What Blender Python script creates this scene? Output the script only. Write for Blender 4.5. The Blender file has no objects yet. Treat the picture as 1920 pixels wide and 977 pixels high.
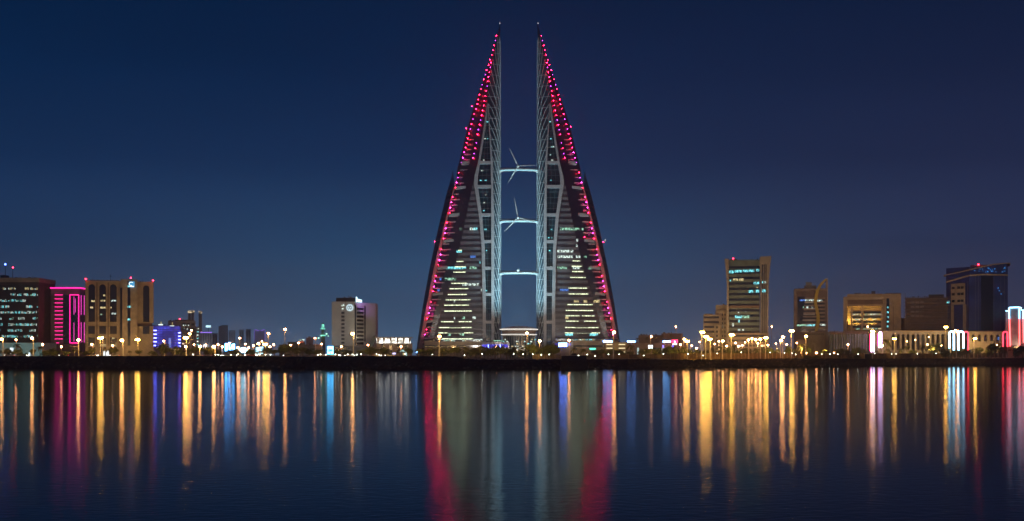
import bpy, math, random
from mathutils import Vector
random.seed(7)
HAZE = 0.00028
scn = bpy.context.scene
COL = scn.collection
# ------------------------------------------------------------------ camera
F = 2319.0; HZ = 666.0; HC = 6.0            # focal length in photo pixels, horizon row, camera height
cam_d = bpy.data.cameras.new("camera"); cam = bpy.data.objects.new("camera", cam_d); COL.objects.link(cam)
cam.location = (0, 0, HC); cam.rotation_euler = (math.radians(90), 0, 0)
cam_d.sensor_width = 36.0; cam_d.lens = F / 1920 * 36.0
cam_d.shift_y = (HZ - 488.5) / 1920.0
cam_d.clip_start = 1.0; cam_d.clip_end = 20000.0
scn.camera = cam
# ------------------------------------------------------------------ exposure / renderer
scn.view_settings.view_transform = 'Standard'; scn.view_settings.look = 'None'
scn.view_settings.exposure = 0.0; scn.view_settings.gamma = 1.0
scn.view_settings.use_curve_mapping = False
cy = scn.cycles
cy.use_denoising = True
try: cy.denoiser = 'OPENIMAGEDENOISE'
except Exception: pass
cy.max_bounces = 4; cy.diffuse_bounces = 2; cy.glossy_bounces = 3; cy.transmission_bounces = 2
cy.sample_clamp_indirect = 4.0; cy.use_light_tree = True
cy.caustics_reflective = False; cy.caustics_refractive = False

def lin(c):
    return tuple(((v/255) / 12.92 if v/255 <= 0.04045 else (((v/255)+0.055)/1.055)**2.4) for v in c)
# ------------------------------------------------------------------ world: dusk sky after sunset
SKY = [(0.0, (120, 132, 164)), (0.035, (82, 101, 140)), (0.085, (40, 70, 113)), (0.15, (18, 50, 92)), (0.22, (3, 37, 76)), (0.30, (0, 27, 61)), (0.6, (0, 14, 38))]
w = bpy.data.worlds.new("World"); scn.world = w; w.use_nodes = True
nt = w.node_tree; N = nt.nodes; L = nt.links
bg = N['Background']
tc = N.new('ShaderNodeTexCoord'); sx = N.new('ShaderNodeSeparateXYZ'); L.new(tc.outputs['Generated'], sx.inputs[0])
cr = N.new('ShaderNodeValToRGB'); L.new(sx.outputs['Z'], cr.inputs[0])
e = cr.color_ramp.elements
while len(e) > 1: e.remove(e[-1])
e[0].position = 0; e[0].color = (*lin(SKY[0][1]), 1)
for p, c in SKY[1:]:
    k = e.new(p); k.color = (*lin(c), 1)
# towards the right the last light turns violet, over the city in the middle it is bluer
mr = N.new('ShaderNodeMapRange'); L.new(sx.outputs['X'], mr.inputs[0])
mr.inputs[1].default_value = -0.05; mr.inputs[2].default_value = 0.35
mx = N.new('ShaderNodeMix'); mx.data_type = 'RGBA'; mx.blend_type = 'MULTIPLY'
L.new(mr.outputs[0], mx.inputs[0]); L.new(cr.outputs[0], mx.inputs[6]); mx.inputs[7].default_value = (1.0, 0.72, 0.70, 1)
# the lit city paints the air above it: blue glow centred a little left of the towers
def mth(op, a, b=None, c=None):
    m_ = N.new('ShaderNodeMath'); m_.operation = op
    for i_, v_ in enumerate((a, b, c)):
        if v_ is None: continue
        if isinstance(v_, (int, float)): m_.inputs[i_].default_value = v_
        else: L.new(v_, m_.inputs[i_])
    return m_.outputs[0]
gx_ = mth('DIVIDE', mth('ADD', sx.outputs['X'], 0.03), 0.24); gx_ = mth('EXPONENT', mth('MULTIPLY', mth('MULTIPLY', gx_, gx_), -1.0))
gz_ = mth('MAXIMUM', mth('SUBTRACT', 1.0, mth('DIVIDE', mth('MAXIMUM', sx.outputs['Z'], 0.0), 0.17)), 0.0); gz_ = mth('POWER', gz_, 2.0)
gm_ = N.new('ShaderNodeMix'); gm_.data_type = 'RGBA'; gm_.blend_type = 'ADD'; gm_.clamp_factor = False
L.new(mth('MULTIPLY', gx_, gz_), gm_.inputs[0]); L.new(mx.outputs[2], gm_.inputs[6]); gm_.inputs[7].default_value = (0.035, 0.20, 0.36, 1)
# faint uneven haze bands
sm_ = N.new('ShaderNodeMapping'); sm_.inputs['Scale'].default_value = (2.2, 2.2, 11.0); L.new(tc.outputs['Generated'], sm_.inputs[0])
sn_ = N.new('ShaderNodeTexNoise'); sn_.inputs['Scale'].default_value = 1.6; sn_.inputs['Detail'].default_value = 3; L.new(sm_.outputs[0], sn_.inputs['Vector'])
sv_ = N.new('ShaderNodeVectorMath'); sv_.operation = 'SCALE'
# last violet light low on the right
vi_ = N.new('ShaderNodeMix'); vi_.data_type = 'RGBA'; vi_.blend_type = 'ADD'; L.new(mth('MULTIPLY', mr.outputs[0], mth('MAXIMUM', mth('SUBTRACT', 1.0, mth('DIVIDE', mth('MAXIMUM', sx.outputs['Z'], 0.0), 0.33)), 0.0)), vi_.inputs[0])
L.new(gm_.outputs[2], vi_.inputs[6]); vi_.inputs[7].default_value = (0.020, 0.008, 0.016, 1)
L.new(vi_.outputs[2], sv_.inputs[0]); L.new(mth('ADD', mth('MULTIPLY', sn_.outputs[0], 0.36), 0.82), sv_.inputs['Scale'])
L.new(sv_.outputs[0], bg.inputs[0]); bg.inputs[1].default_value = 1.0
# ------------------------------------------------------------------ the last twilight, a very weak sun
sd = bpy.data.lights.new("sun", 'SUN'); sd.energy = 0.03; sd.angle = math.radians(20); sd.color = (1.0, 0.82, 0.72)
so = bpy.data.objects.new("sun", sd); COL.objects.link(so); so.rotation_euler = (math.radians(70), 0, math.radians(-25))

# ------------------------------------------------------------------ helpers
def X(px, Y): return (px - 960.0) * Y / F
def Z(py, Y): return HC + (HZ - py) * Y / F
def lerp(a, b, t): return a + (b - a) * t
def tab(t, v):
    if v <= t[0][0]: return t[0][1]
    for (a, b), (c, d) in zip(t, t[1:]):
        if v <= c: return lerp(b, d, (v - a) / (c - a))
    return t[-1][1]
def gz(x):                                  # height of the land above the water
    t = min(1, max(0, (x + 30) / 14)); t = t*t*(3-2*t)
    return lerp(5.2, 3.75, t)
SHORE = [(-900, 640), (-400, 590), (0, 580), (500, 557), (960, 557), (1180, 580), (1300, 630), (1560, 680), (1760, 770), (1920, 795), (2400, 830), (2900, 900)]

MATS = {}
def mat(name, col, rough=0.7, metal=0.0, var=0.25, scale=0.25, spec=0.3, bump=0.0, stretch=(1, 1, 1)):
    if name in MATS: return MATS[name]
    m = bpy.data.materials.new(name); m.use_nodes = True; MATS[name] = m
    n = m.node_tree.nodes; l = m.node_tree.links; b = n['Principled BSDF']
    b.inputs['Roughness'].default_value = rough; b.inputs['Metallic'].default_value = metal
    b.inputs['Specular IOR Level'].default_value = spec
    c = n.new('ShaderNodeTexCoord'); mp = n.new('ShaderNodeMapping'); l.new(c.outputs['Object'], mp.inputs[0])
    mp.inputs['Scale'].default_value = stretch
    t = n.new('ShaderNodeTexNoise'); l.new(mp.outputs[0], t.inputs['Vector'])
    t.inputs['Scale'].default_value = scale; t.inputs['Detail'].default_value = 6
    r = n.new('ShaderNodeMapRange'); l.new(t.outputs[0], r.inputs[0])
    r.inputs[1].default_value = 0.3; r.inputs[2].default_value = 0.7
    r.inputs[3].default_value = 1 - var; r.inputs[4].default_value = 1 + var
    mu = n.new('ShaderNodeMix'); mu.data_type = 'RGBA'; mu.blend_type = 'MULTIPLY'; mu.inputs[0].default_value = 1
    mu.inputs[6].default_value = (*col, 1); l.new(r.outputs[0], mu.inputs[7])
    l.new(mu.outputs[2], b.inputs['Base Color'])
    if bump:
        bp = n.new('ShaderNodeBump'); bp.inputs['Strength'].default_value = bump; l.new(t.outputs[0], bp.inputs['Height']); l.new(bp.outputs[0], b.inputs['Normal'])
    return m
def emi(name, col, s, sample=False, var=0.0, scale=1.5):
    """a thing that gives off light; var > 0 makes rooms behind a window band unevenly bright"""
    if name in MATS: return MATS[name]
    m = bpy.data.materials.new(name); m.use_nodes = True; MATS[name] = m
    n = m.node_tree.nodes; l = m.node_tree.links; b = n['Principled BSDF']
    b.inputs['Base Color'].default_value = (0.02, 0.02, 0.02, 1); b.inputs['Roughness'].default_value = 0.3
    b.inputs['Emission Color'].default_value = (*col, 1); b.inputs['Emission Strength'].default_value = s
    if var:
        c = n.new('ShaderNodeTexCoord'); t = n.new('ShaderNodeTexNoise'); l.new(c.outputs['Object'], t.inputs['Vector'])
        t.inputs['Scale'].default_value = scale; t.inputs['Detail'].default_value = 3
        r = n.new('ShaderNodeMapRange'); l.new(t.outputs[0], r.inputs[0])
        r.inputs[1].default_value = 0.4; r.inputs[2].default_value = 0.6
        r.inputs[3].default_value = s * (1 - var); r.inputs[4].default_value = s * (1 + var)
        l.new(r.outputs[0], b.inputs['Emission Strength'])
    try: m.cycles.emission_sampling = 'FRONT' if sample else 'NONE'
    except Exception: pass
    return m

class MB:
    def __init__(s): s.v = []; s.f = []
    def quad(s, *p):
        i = len(s.v); s.v += [tuple(q) for q in p]; s.f.append(tuple(range(i, i + len(p)))); return s
    def box(s, x0, x1, y0, y1, z0, z1):
        if x0 > x1: x0, x1 = x1, x0
        i = len(s.v)
        s.v += [(x0,y0,z0),(x1,y0,z0),(x1,y1,z0),(x0,y1,z0),(x0,y0,z1),(x1,y0,z1),(x1,y1,z1),(x0,y1,z1)]
        for f in ((0,3,2,1),(4,5,6,7),(0,1,5,4),(1,2,6,5),(2,3,7,6),(3,0,4,7)): s.f.append(tuple(i + k for k in f))
        return s
    def prism(s, pts, y0, y1):              # outline in x,z extruded along y
        i = len(s.v); n = len(pts)
        s.v += [(x, y0, z) for x, z in pts] + [(x, y1, z) for x, z in pts]
        s.f.append(tuple(i + k for k in range(n))); s.f.append(tuple(i + n + k for k in reversed(range(n))))
        for k in range(n):
            j = (k + 1) % n; s.f.append((i + k, i + n + k, i + n + j, i + j))
        return s
    def plan(s, pts, z0, z1):               # outline in x,y extruded up
        i = len(s.v); n = len(pts)
        s.v += [(x, y, z0) for x, y in pts] + [(x, y, z1) for x, y in pts]
        s.f.append(tuple(i + k for k in reversed(range(n)))); s.f.append(tuple(i + n + k for k in range(n)))
        for k in range(n):
            j = (k + 1) % n; s.f.append((i + k, i + j, i + n + j, i + n + k))
        return s
    def tube(s, p, q, r0, r1=None, n=6):
        r1 = r0 if r1 is None else r1
        p = Vector(p); q = Vector(q); d = (q - p)
        if d.length < 1e-6: return s
        d.normalize(); a = d.orthogonal().normalized(); b = d.cross(a); i = len(s.v)
        for c, r in ((p, r0), (q, r1)):
            for k in range(n):
                t = 2 * math.pi * k / n; s.v.append(tuple(c + (a * math.cos(t) + b * math.sin(t)) * r))
        for k in range(n):
            j = (k + 1) % n; s.f.append((i + k, i + j, i + n + j, i + n + k))
        s.f.append(tuple(i + k for k in reversed(range(n)))); s.f.append(tuple(i + n + k for k in range(n)))
        return s
    def path(s, pts, r, n=6):
        for a, b in zip(pts, pts[1:]): s.tube(a, b, r, r, n)
        return s
    def ball(s, c, r, n=8, m=5, sz=1.0):
        i = len(s.v)
        for a in range(m + 1):
            t = math.pi * a / m
            for k in range(n):
                u = 2 * math.pi * k / n
                s.v.append((c[0] + r*math.sin(t)*math.cos(u), c[1] + r*math.sin(t)*math.sin(u), c[2] + r*sz*math.cos(t)))
        for a in range(m):
            for k in range(n):
                j = (k + 1) % n; s.f.append((i + a*n + k, i + (a+1)*n + k, i + (a+1)*n + j, i + a*n + j))
        return s
    def strip(s, left, right):              # sheet between two 3d polylines
        i = len(s.v); n = len(left)
        s.v += [tuple(p) for p in left] + [tuple(p) for p in right]
        for k in range(n - 1): s.f.append((i + k, i + n + k, i + n + k + 1, i + k + 1))
        return s
    def mesh(s, name, m, smooth=False):
        me = bpy.data.meshes.new(name); me.from_pydata(s.v, [], s.f); me.validate(); me.update()
        if m: me.materials.append(m)
        if smooth:
            for p in me.polygons: p.use_smooth = True
        return me
    def build(s, name, m, parent=None, smooth=False):
        o = bpy.data.objects.new(name, s.mesh(name, m, smooth)); COL.objects.link(o)
        if parent:                          # keep the child where it is in the world
            o.parent = parent; o.location = -parent.location
        return o
def tag(o, label=None, cat=None, group=None, kind=None):
    if label: o['label'] = label
    if cat: o['category'] = cat
    if group: o['group'] = group
    if kind: o['kind'] = kind
    return o
def thing(name, label, cat, loc, group=None):
    o = bpy.data.objects.new(name, None); COL.objects.link(o); o.location = loc; o.empty_display_size = 1
    return tag(o, label, cat, group)
def part(name, me, parent, loc=(0, 0, 0)):  # linked mesh data placed relative to its parent
    o = bpy.data.objects.new(name, me); COL.objects.link(o); o.parent = parent; o.location = loc; return o
def struct(o): o['kind'] = 'structure'; return o

# ------------------------------------------------------------------ materials
M_CONC = mat('weathered_concrete', (0.30, 0.27, 0.24), 0.8)
M_BEIGE = mat('beige_stone', (0.42, 0.34, 0.24), 0.8)
M_TAN = mat('tan_render', (0.36, 0.29, 0.21), 0.8)
M_WHITE = mat('white_cladding', (0.62, 0.62, 0.60), 0.6, var=0.12)
M_GREY = mat('grey_cladding', (0.24, 0.24, 0.25), 0.6)
M_BROWN = mat('brown_stone', (0.16, 0.11, 0.085), 0.8)
M_DGLASS = mat('dark_glass', (0.012, 0.016, 0.028), 0.12, var=0.4, scale=0.12, spec=0.5)
M_BGLASS = mat('blue_glass', (0.025, 0.04, 0.20), 0.15, var=0.4, scale=0.12, spec=0.6)
M_TGLASS = mat('teal_glass', (0.012, 0.035, 0.045), 0.12, var=0.5, scale=0.15, spec=0.6)
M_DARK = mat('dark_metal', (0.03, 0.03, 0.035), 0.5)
M_LPOLE = mat('pale_painted_steel', (0.62, 0.60, 0.55), 0.5)
M_POLE = mat('galvanised_steel', (0.34, 0.32, 0.29), 0.5, 0.3)
M_ROCK = mat('sea_wall_rock', (0.035, 0.030, 0.032), 0.9, var=0.5, scale=0.9, bump=0.5)
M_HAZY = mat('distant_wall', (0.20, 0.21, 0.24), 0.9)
M_LEAF = mat('foliage', (0.10, 0.115, 0.03), 0.7, var=0.45, scale=1.2)
M_PALM = mat('palm_frond', (0.12, 0.12, 0.035), 0.7, var=0.4, scale=1.2)
M_BARK = mat('bark', (0.13, 0.09, 0.06), 0.9)

# ------------------------------------------------------------------ ground, water, sea wall
def shore(x):                                # shore distance at a world x
    pts = [(X(p, y), y) for p, y in SHORE]
    return tab(pts, x)
g = MB(); xs = [-3500, -2200, -1400, -900] + [-700 + 20*i for i in range(70)] + [900, 1400, 2200, 3500]
rows = [0, 3, 12, 60, 200, 600, 1500, 4000]
for x in xs:
    for r in rows: g.v.append((x, shore(x) + 5 + r, gz(x)))
nr = len(rows)
for i in range(len(xs) - 1):
    for j in range(nr - 1): g.f.append((i*nr + j, (i+1)*nr + j, (i+1)*nr + j + 1, i*nr + j + 1))
struct(g.build('ground', mat('sandy_ground', (0.20, 0.16, 0.11), 0.95, var=0.35, scale=0.05)))
rd = MB(); a = []; b = []
for i in range(70):
    x = -700 + 20*i; a.append((x, shore(x) + 62, gz(x) + 0.02)); b.append((x, shore(x) + 84, gz(x) + 0.02))
rd.strip(a, b); struct(rd.build('road', mat('asphalt', (0.05, 0.05, 0.052), 0.9)))
# sea wall of rough rock
sw = MB(); prof = [(0, -1.0), (0.6, 0.15), (1.6, 0.33), (2.4, 0.5), (3.2, 0.66), (4.0, 0.83), (4.6, 0.97), (5.4, 1.01), (6.6, 1.0)]
xs2 = [-1200 + 1.1*i for i in range(2200)]
rr = random.Random(3)
for i, x in enumerate(xs2):
    t = 0.32*math.sin(x*0.021) + 0.2*math.sin(x*0.093)
    for j, (dy, hz) in enumerate(prof):
        top = gz(x) + 0.22 + 0.22*math.sin(x*0.05)*math.sin(x*0.013)
        z = hz*top if j else -1.0
        jit = 0.42 if 0 < j < len(prof)-1 else 0.0
        sw.v.append((x + rr.uniform(-.3, .3), shore(x) + dy + t + rr.uniform(-jit, jit), z + rr.uniform(-jit, jit)*0.55))
m_ = len(prof)
for i in range(len(xs2) - 1):
    for j in range(m_ - 1): sw.f.append((i*m_+j, (i+1)*m_+j, (i+1)*m_+j+1, i*m_+j+1))
tag(sw.build('sea_wall', M_ROCK), 'long dark rock sea wall rising from the water along the waterfront', 'sea wall')
bo = random.Random(21)
BM = []
for k in range(4):
    b = MB(); b.ball((0, 0, 0), 1, 7, 5); b.v = [tuple(c*bo.uniform(.75, 1.15) for c in v) for v in b.v]; BM.append(b.mesh('boulder', mat('pale_boulder', (.11, .095, .085), .9, var=.4, scale=.8)))
mb_ = MB()
for i in range(900):
    x = bo.uniform(-330, 420); r_ = bo.uniform(.25, .75); src = BM[i % 4]; o_ = len(mb_.v); y = shore(x) + bo.uniform(-.2, 5.2); z = .15 + (y - shore(x))*.8*gz(x)/5.0
    mb_.v += [(x + v.co.x*r_*1.3, y + v.co.y*r_, z + v.co.z*r_*.8) for v in src.vertices]; mb_.f += [tuple(o_ + q for q in p.vertices) for p in src.polygons]
tag(mb_.build('boulders', mat('pale_boulder', (.11, .095, .085), .9)), 'loose paler boulders strewn over the whole length of the sea wall', 'boulders', None, 'stuff')
# water
wm = bpy.data.materials.new('water'); wm.use_nodes = True; n = wm.node_tree.nodes; l = wm.node_tree.links
for q in list(n): n.remove(q)
out = n.new('ShaderNodeOutputMaterial'); mixs = n.new('ShaderNodeMixShader'); fr = n.new('ShaderNodeFresnel'); fr.inputs['IOR'].default_value = 1.33
gl = n.new('ShaderNodeBsdfAnisotropic'); gl.distribution = 'BECKMANN'; gl.inputs['Color'].default_value = (0.58, 0.60, 0.64, 1); gl.inputs['Roughness'].default_value = 0.117
df = n.new('ShaderNodeBsdfDiffuse'); df.inputs['Color'].default_value = (0.002, 0.006, 0.014, 1)
tcw = n.new('ShaderNodeTexCoord'); mpw = n.new('ShaderNodeMapping'); mpw.inputs['Scale'].default_value = (0.8, 1.1, 1.0)
l.new(tcw.outputs['Object'], mpw.inputs[0])
nz = n.new('ShaderNodeTexNoise'); nz.inputs['Scale'].default_value = 1.6; nz.inputs['Detail'].default_value = 4; l.new(mpw.outputs[0], nz.inputs['Vector'])
bp = n.new('ShaderNodeBump'); bp.inputs['Strength'].default_value = 0.24; bp.inputs['Distance'].default_value = 0.10
l.new(nz.outputs[0], bp.inputs['Height'])
for t_ in (gl, df, fr): l.new(bp.outputs[0], t_.inputs['Normal'])
l.new(fr.outputs[0], mixs.inputs[0]); l.new(df.outputs[0], mixs.inputs[1]); l.new(gl.outputs[0], mixs.inputs[2]); l.new(mixs.outputs[0], out.inputs[0])
wn = n.new('ShaderNodeTexNoise'); wmp = n.new('ShaderNodeMapping'); wmp.inputs['Scale'].default_value = (0.012, 0.035, 1.0); l.new(tcw.outputs['Object'], wmp.inputs[0]); l.new(wmp.outputs[0], wn.inputs['Vector'])
wn.inputs['Scale'].default_value = 1.0; wn.inputs['Detail'].default_value = 4
wr0 = n.new('ShaderNodeMapRange'); l.new(wn.outputs[0], wr0.inputs[0]); wr0.inputs[1].default_value = .35; wr0.inputs[2].default_value = .65; wr0.inputs[3].default_value = .096; wr0.inputs[4].default_value = .124
l.new(wr0.outputs[0], gl.inputs['Roughness'])
wr1 = n.new('ShaderNodeMapRange'); l.new(wn.outputs[0], wr1.inputs[0]); wr1.inputs[1].default_value = .35; wr1.inputs[2].default_value = .65; wr1.inputs[3].default_value = .12; wr1.inputs[4].default_value = .18
l.new(wr1.outputs[0], bp.inputs['Strength'])
wa = MB(); wa.quad((-4200, -300, 0), (4200, -300, 0), (4200, 4900, 0), (-4200, 4900, 0)); struct(wa.build('water', wm))

# ------------------------------------------------------------------ twin sail towers
TY = 900.0; AX = X(973, TY)
xSIL = [(42,937.3),(84,926.6),(127,913.5),(163,901),(188,892),(231,878),(278,867),(317,857),(360,845.5),(419,832),(499,815),(569,804),(638,792),(668,787)]
LEDO = [(930.6,66),(928.8,75),(926,84),(924.5,93),(922,102),(918.7,111),(916,121),(912.6,130.4),(910,139),(907,148),(904,158),(902,166),(899,177),(896.5,185.6),(895,194.5),(892.6,203.5),(889,213),(887,222.5),(884,232),(882,241),(879.7,250),(877,259),(875,267),(873,276),(870.7,285),(868,295),(865,304),(860,323),(858.5,332.5),(856,341.5),(854,351.5),(849,369),(846.5,379),(844.5,389),(843,398.5),(838,417),(836,428),(834.5,437),(832,447),(827,467),(826,477),(824,487),(821.5,496),(817.7,517),(816,527),(814,537),(812,546),(808,566),(806,577),(804,587),(801,597),(799.6,618),(797,627)]
LEDI = [(920.5,118),(919.5,127),(917.7,136),(916,145),(914.8,153),(913.4,162),(911.6,171),(909.8,180),(908,189),(907,198),(904.8,207),(903,216),(901,225),(899.4,234),(897,243),(895.4,252),(893,268),(890.8,278),(889,288),(887,296)]
xLED = [(y, x) for x, y in LEDO]; xLED = [(42, 937.4)] + xLED + [(668, 788)]
xFIN = [(312,848),(322,846.5),(360,836),(419,822),(499,805.5),(569,793),(638,783),(668,779)]
xC = [(42,937.5),(60,935.5),(118,922.5),(162,915.8),(195,912.5),(238,906.5),(303,896),(330,889),(360,883.5),(447,866),(510,850),(570,831),(640,812),(668,804)]
xLL = [(195,913),(238,907),(303,896.8),(330,890),(345,888.5),(360,891),(405,898),(464,903),(569,905),(668,905)]   # inner leg, outer edge
xLR = [(195,914.5),(215,914),(303,900.5),(330,896),(345,895.6),(360,897.5),(405,904),(464,909),(569,911),(668,911)]
xVL = [(195,914.6),(215,915.5),(303,920),(360,921),(668,921.5)]
xVR = [(195,916),(238,918.3),(303,923.7),(360,925),(405,926.5),(668,926.8)]
xG = [(42,938),(100,938.6),(668,939.8)]
M_TBAND = mat('tower_spandrel', (0.17, 0.18, 0.205), 0.5, var=0.28, scale=0.15)
M_TLEG = mat('tower_frame', (0.44, 0.44, 0.46), 0.55, var=0.10)
M_TDARK = mat('tower_dark_glass', (0.014, 0.018, 0.04), 0.28, var=0.3, scale=0.1, spec=0.6)
M_TWIN = mat('tower_window_glass', (0.055, 0.055, 0.08), 0.3, var=0.35, scale=0.2, spec=0.5)
M_MULL = mat('white_mullion', (0.62, 0.66, 0.68), 0.45, var=0.1)
E_STRIP = emi('ceiling_strip_light', (0.88, 1.0, 0.62), 1.8, var=0.5, scale=1.2)
E_CYAN = emi('cyan_room_light', (0.20, 0.78, 0.85), 1.15, var=0.75, scale=0.9)
E_WHT = emi('white_room_light', (0.78, 0.97, 0.88), 0.8, var=0.9, scale=0.9)
E_GRN = emi('green_room_light', (0.42, 0.88, 0.62), 0.6, var=0.95, scale=0.8)
E_YEL = emi('yellow_room_light', (1.0, 0.80, 0.38), 0.7, var=0.6, scale=0.8)
E_BLU = emi('blue_room_light', (0.10, 0.30, 1.0), 0.7, var=0.5)
E_RED = emi('red_lamp', (1.0, 0.006, 0.035), 175, True)
E_WARN = emi('warning_red', (1.0, .02, .05), 28, True)
E_MAG = emi('magenta_lamp', (1.0, 0.02, 0.30), 145, True)
E_VIO = emi('violet_lamp', (0.60, 0.06, 1.0), 14, True)
def dimple(m, r): return MB().ball((0,0,0), r*.6, 6, 4).mesh('lamp_bulb', m)
LED_ME = {'r': dimple(E_RED, .42), 'm': dimple(E_MAG, .42), 'v': dimple(E_VIO, .42)}
STRL = [(469,859,866),(490,856,869),(500,853,873),(510,850,873),(531,846,875),(541,843,878),(552,840,875),(562,836,882),(572,833,879),(583,833,884),(603,827,884),(614,823,884),(624,822,887),(635,829,887)]
STRR = [(489,858,872),(499,855,874),(509,852,873),(520,848,877),(540,845,880),(551,843,880),(571,835,882),(582,834,885),(592,831,885),(602,828,885),(614,824,886),(624,821,887)]
WINL = [(505,836,874,'c',3.4),(506,880,894,'g',2),(537.5,867,898,'w',2.6),(425,888,895,'c',2.4),(434,881,891,'w',2.4),(434,862,866,'g',2),(474,856,866,'c',2),(539,820,827,'b',3.4),(524,834,855,'g',2.4),(528,824,829,'b',2),(486,882,892,'b',1.6),(596,851,853,'w',2),(566,851,853,'w',2),(600,886,892,'w',2.2),(598,866,872,'g',2.2),(632,840,845,'g',2.2),(632,862,870,'g',2.2),(548,902,903,'w',2),(487,899,901,'c',1.8),(640,818,905,'w',1.5)]
WINR = [(424,858,896,'g',2.6),(474,871,901,'w',1.8),(484,872,901,'w',2.6),(483,858,866,'w',2.4),(484,846,851,'g',2.4),(505,883,901,'g',2.6),(503,858,872,'w',2.4),(505,836,844,'g',1.8),(452,862,865,'w',2.6),(465,863,866,'w',2),(565,861,870,'y',3.4),(565,845,852,'y',3.4),(565,821,833,'y',3.4),(598,880,886,'y',2),(434,852,855,'g',2),(548,880,896,'b',1.5),(628,872,886,'c',1.6),(628,825,840,'c',1.8),(640,815,905,'w',1.6),(445,810,812,'w',1.5)]
def tower(s):
    side = 'left' if s > 0 else 'right'
    def P(px, py, Y=TY, dz=0):
        x = X(px, Y)
        if s < 0: x = 2*AX - x
        return (x, Y, HC + (HZ - py) * TY / F + dz)
    def fy(px, py):                     # depth of the gently bowed front face
        l_, r_ = tab(xLED, py), tab(xLR, py)
        t = (px - l_) / max(0.5, r_ - l_); t = min(1, max(0, t)); return TY + 5.0*(1-t)**2
    base = P(860, 668)
    T = thing('sail_tower', f'{"left" if s>0 else "right"} of the twin sail-shaped skyscrapers, curved edge outlined in red and violet lamps', 'skyscraper', (base[0], TY + 10, gz(base[0])), 'twin sail towers')
    ys = [42, 50, 60, 72, 84, 100, 118, 127, 145, 163, 188, 195, 215, 238, 258, 278, 303, 317, 330, 345, 360, 380, 405, 430, 447, 464, 485, 499, 510, 530, 550, 569, 590, 615, 640, 672]
    # dark curved facade between lamp line and banded face
    left = [P(tab(xSIL, y) if y < 318 else tab(xLED, y) - 1.0, y, TY + 5) for y in ys]
    right = [P(tab(xC, y), y, fy(tab(xC, y), y)) for y in ys]
    mid = [P(lerp(tab(xSIL, y) if y < 318 else tab(xLED, y) - 1.0, tab(xC, y), .5), y, TY + 2.6) for y in ys]
    MB().strip(left, mid).strip(mid, right).build('curved_glass_facade', M_TDARK, T)
    # banded face
    yb = [y for y in ys if y >= 303]
    MB().strip([P(tab(xC, y), y, fy(tab(xC, y), y)) for y in yb], [P(lerp(tab(xC, y), tab(xLR, y), .5), y, fy(lerp(tab(xC, y), tab(xLR, y), .5), y)) for y in yb]).strip([P(lerp(tab(xC, y), tab(xLR, y), .5), y, fy(lerp(tab(xC, y), tab(xLR, y), .5), y)) for y in yb], [P(tab(xLR, y), y, TY) for y in yb]).build('window_face', M_TWIN, T)
    # floor bands
    pitch = 10.43
    y = 666.4
    k = 0
    while y > 325:
        xa, xb = tab(xC, y) + 0.3, tab(xLL, y) - 0.2
        yl = y if y > 655 else y
        if xb - xa > 2:
            b = MB(); nseg = 5
            for i in range(nseg):
                p0, p1 = lerp(xa, xb, i/nseg), lerp(xa, xb, (i+1)/nseg)
                a0, a1 = P(p0, y, fy(p0, y) - 0.45), P(p1, y, fy(p1, y) - 0.45)
                h = 2.05
                q = [(a0[0], a0[1]), (a1[0], a1[1]), (a1[0], a1[1] + .8), (a0[0], a0[1] + .8)]
                b.plan(q, a0[2], a0[2] + h)
            b.build('floor_band', M_TBAND, T)
        # balcony stub inward of the lamp line
        if y < 640:
            x0 = tab(xLED, y) + 0.6; ln = 15 if y > 400 else 11
            x1 = min(x0 + ln + 3*math.sin(k*2.1), tab(xC, y) - 1)
            if x1 - x0 > 2:
                a0, a1 = P(x0, y, TY + 3.4), P(x1, y - 1.2, TY + 2.2)
                MB().plan([(a0[0], a0[1]), (a1[0], a1[1]), (a1[0], a1[1] + 2.2), (a0[0], a0[1] + 2.2)], a0[2], a0[2] + 0.75).build('balcony_slab', M_TLEG, T)
        y -= pitch; k += 1
    y = 318
    while y > 258:
        x0 = tab(xLED, y) + 1.5; x1 = tab(xC, y) - 6
        if x1 - x0 > 2:
            a0, a1 = P(x0, y, TY + 3.4), P(x1, y - 1.5, TY + 1.6)
            MB().plan([(a0[0], a0[1]), (a1[0], a1[1]), (a1[0], a1[1] + 2.2), (a0[0], a0[1] + 2.2)], a0[2], a0[2] + 0.6).build('balcony_slab', M_TLEG, T)
        y -= 9.4
    for y in (305, 352, 403, 452, 503, 552, 603, 650):     # deep sky-garden slabs
        x0 = tab(xLED, y) + 0.4; x1 = x0 + (19 if y > 330 else 15)
        a0, a1 = P(x0, y, TY + 2.6), P(x1, y - 2, TY + 1.2)
        MB().prism([(a0[0], a0[2] - .9), (a1[0], a1[2] - .9), (a1[0], a1[2] + .9), (a0[0], a0[2] + .9)], TY + 1.4, TY + 5).build('garden_slab', M_TLEG, T)
    # frames
    def frame(nm, la, ra, y0, y1, yf, yb_, m=M_TLEG):
        b = MB(); yy = [q for q in ys if y0 <= q <= y1]
        Lf = [P(tab(la, q), q, yf) for q in yy]; Rf = [P(tab(ra, q), q, yf) for q in yy]
        Lb = [(p[0], yb_, p[2]) for p in Lf]; Rb = [(p[0], yb_, p[2]) for p in Rf]
        b.strip(Lf, Rf).strip(Lb, Lf).strip(Rf, Rb); return b.build(nm, m, T)
    frame('sloping_leg', xLL, xLR, 195, 672, TY - 1.2, TY + 1.5)
    frame('upright_leg', xVL, xVR, 195, 672, TY - 1.3, TY + 1.5)
    # outer leg beside the lamp line and the fin behind it
    xO1 = [(q, tab(xLED, q) - (7.0 if q > 500 else lerp(2.0, 7.0, max(0, (q-322)/178)))) for q in (322, 345, 360, 405, 447, 499, 550, 590, 640, 672)]
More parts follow.
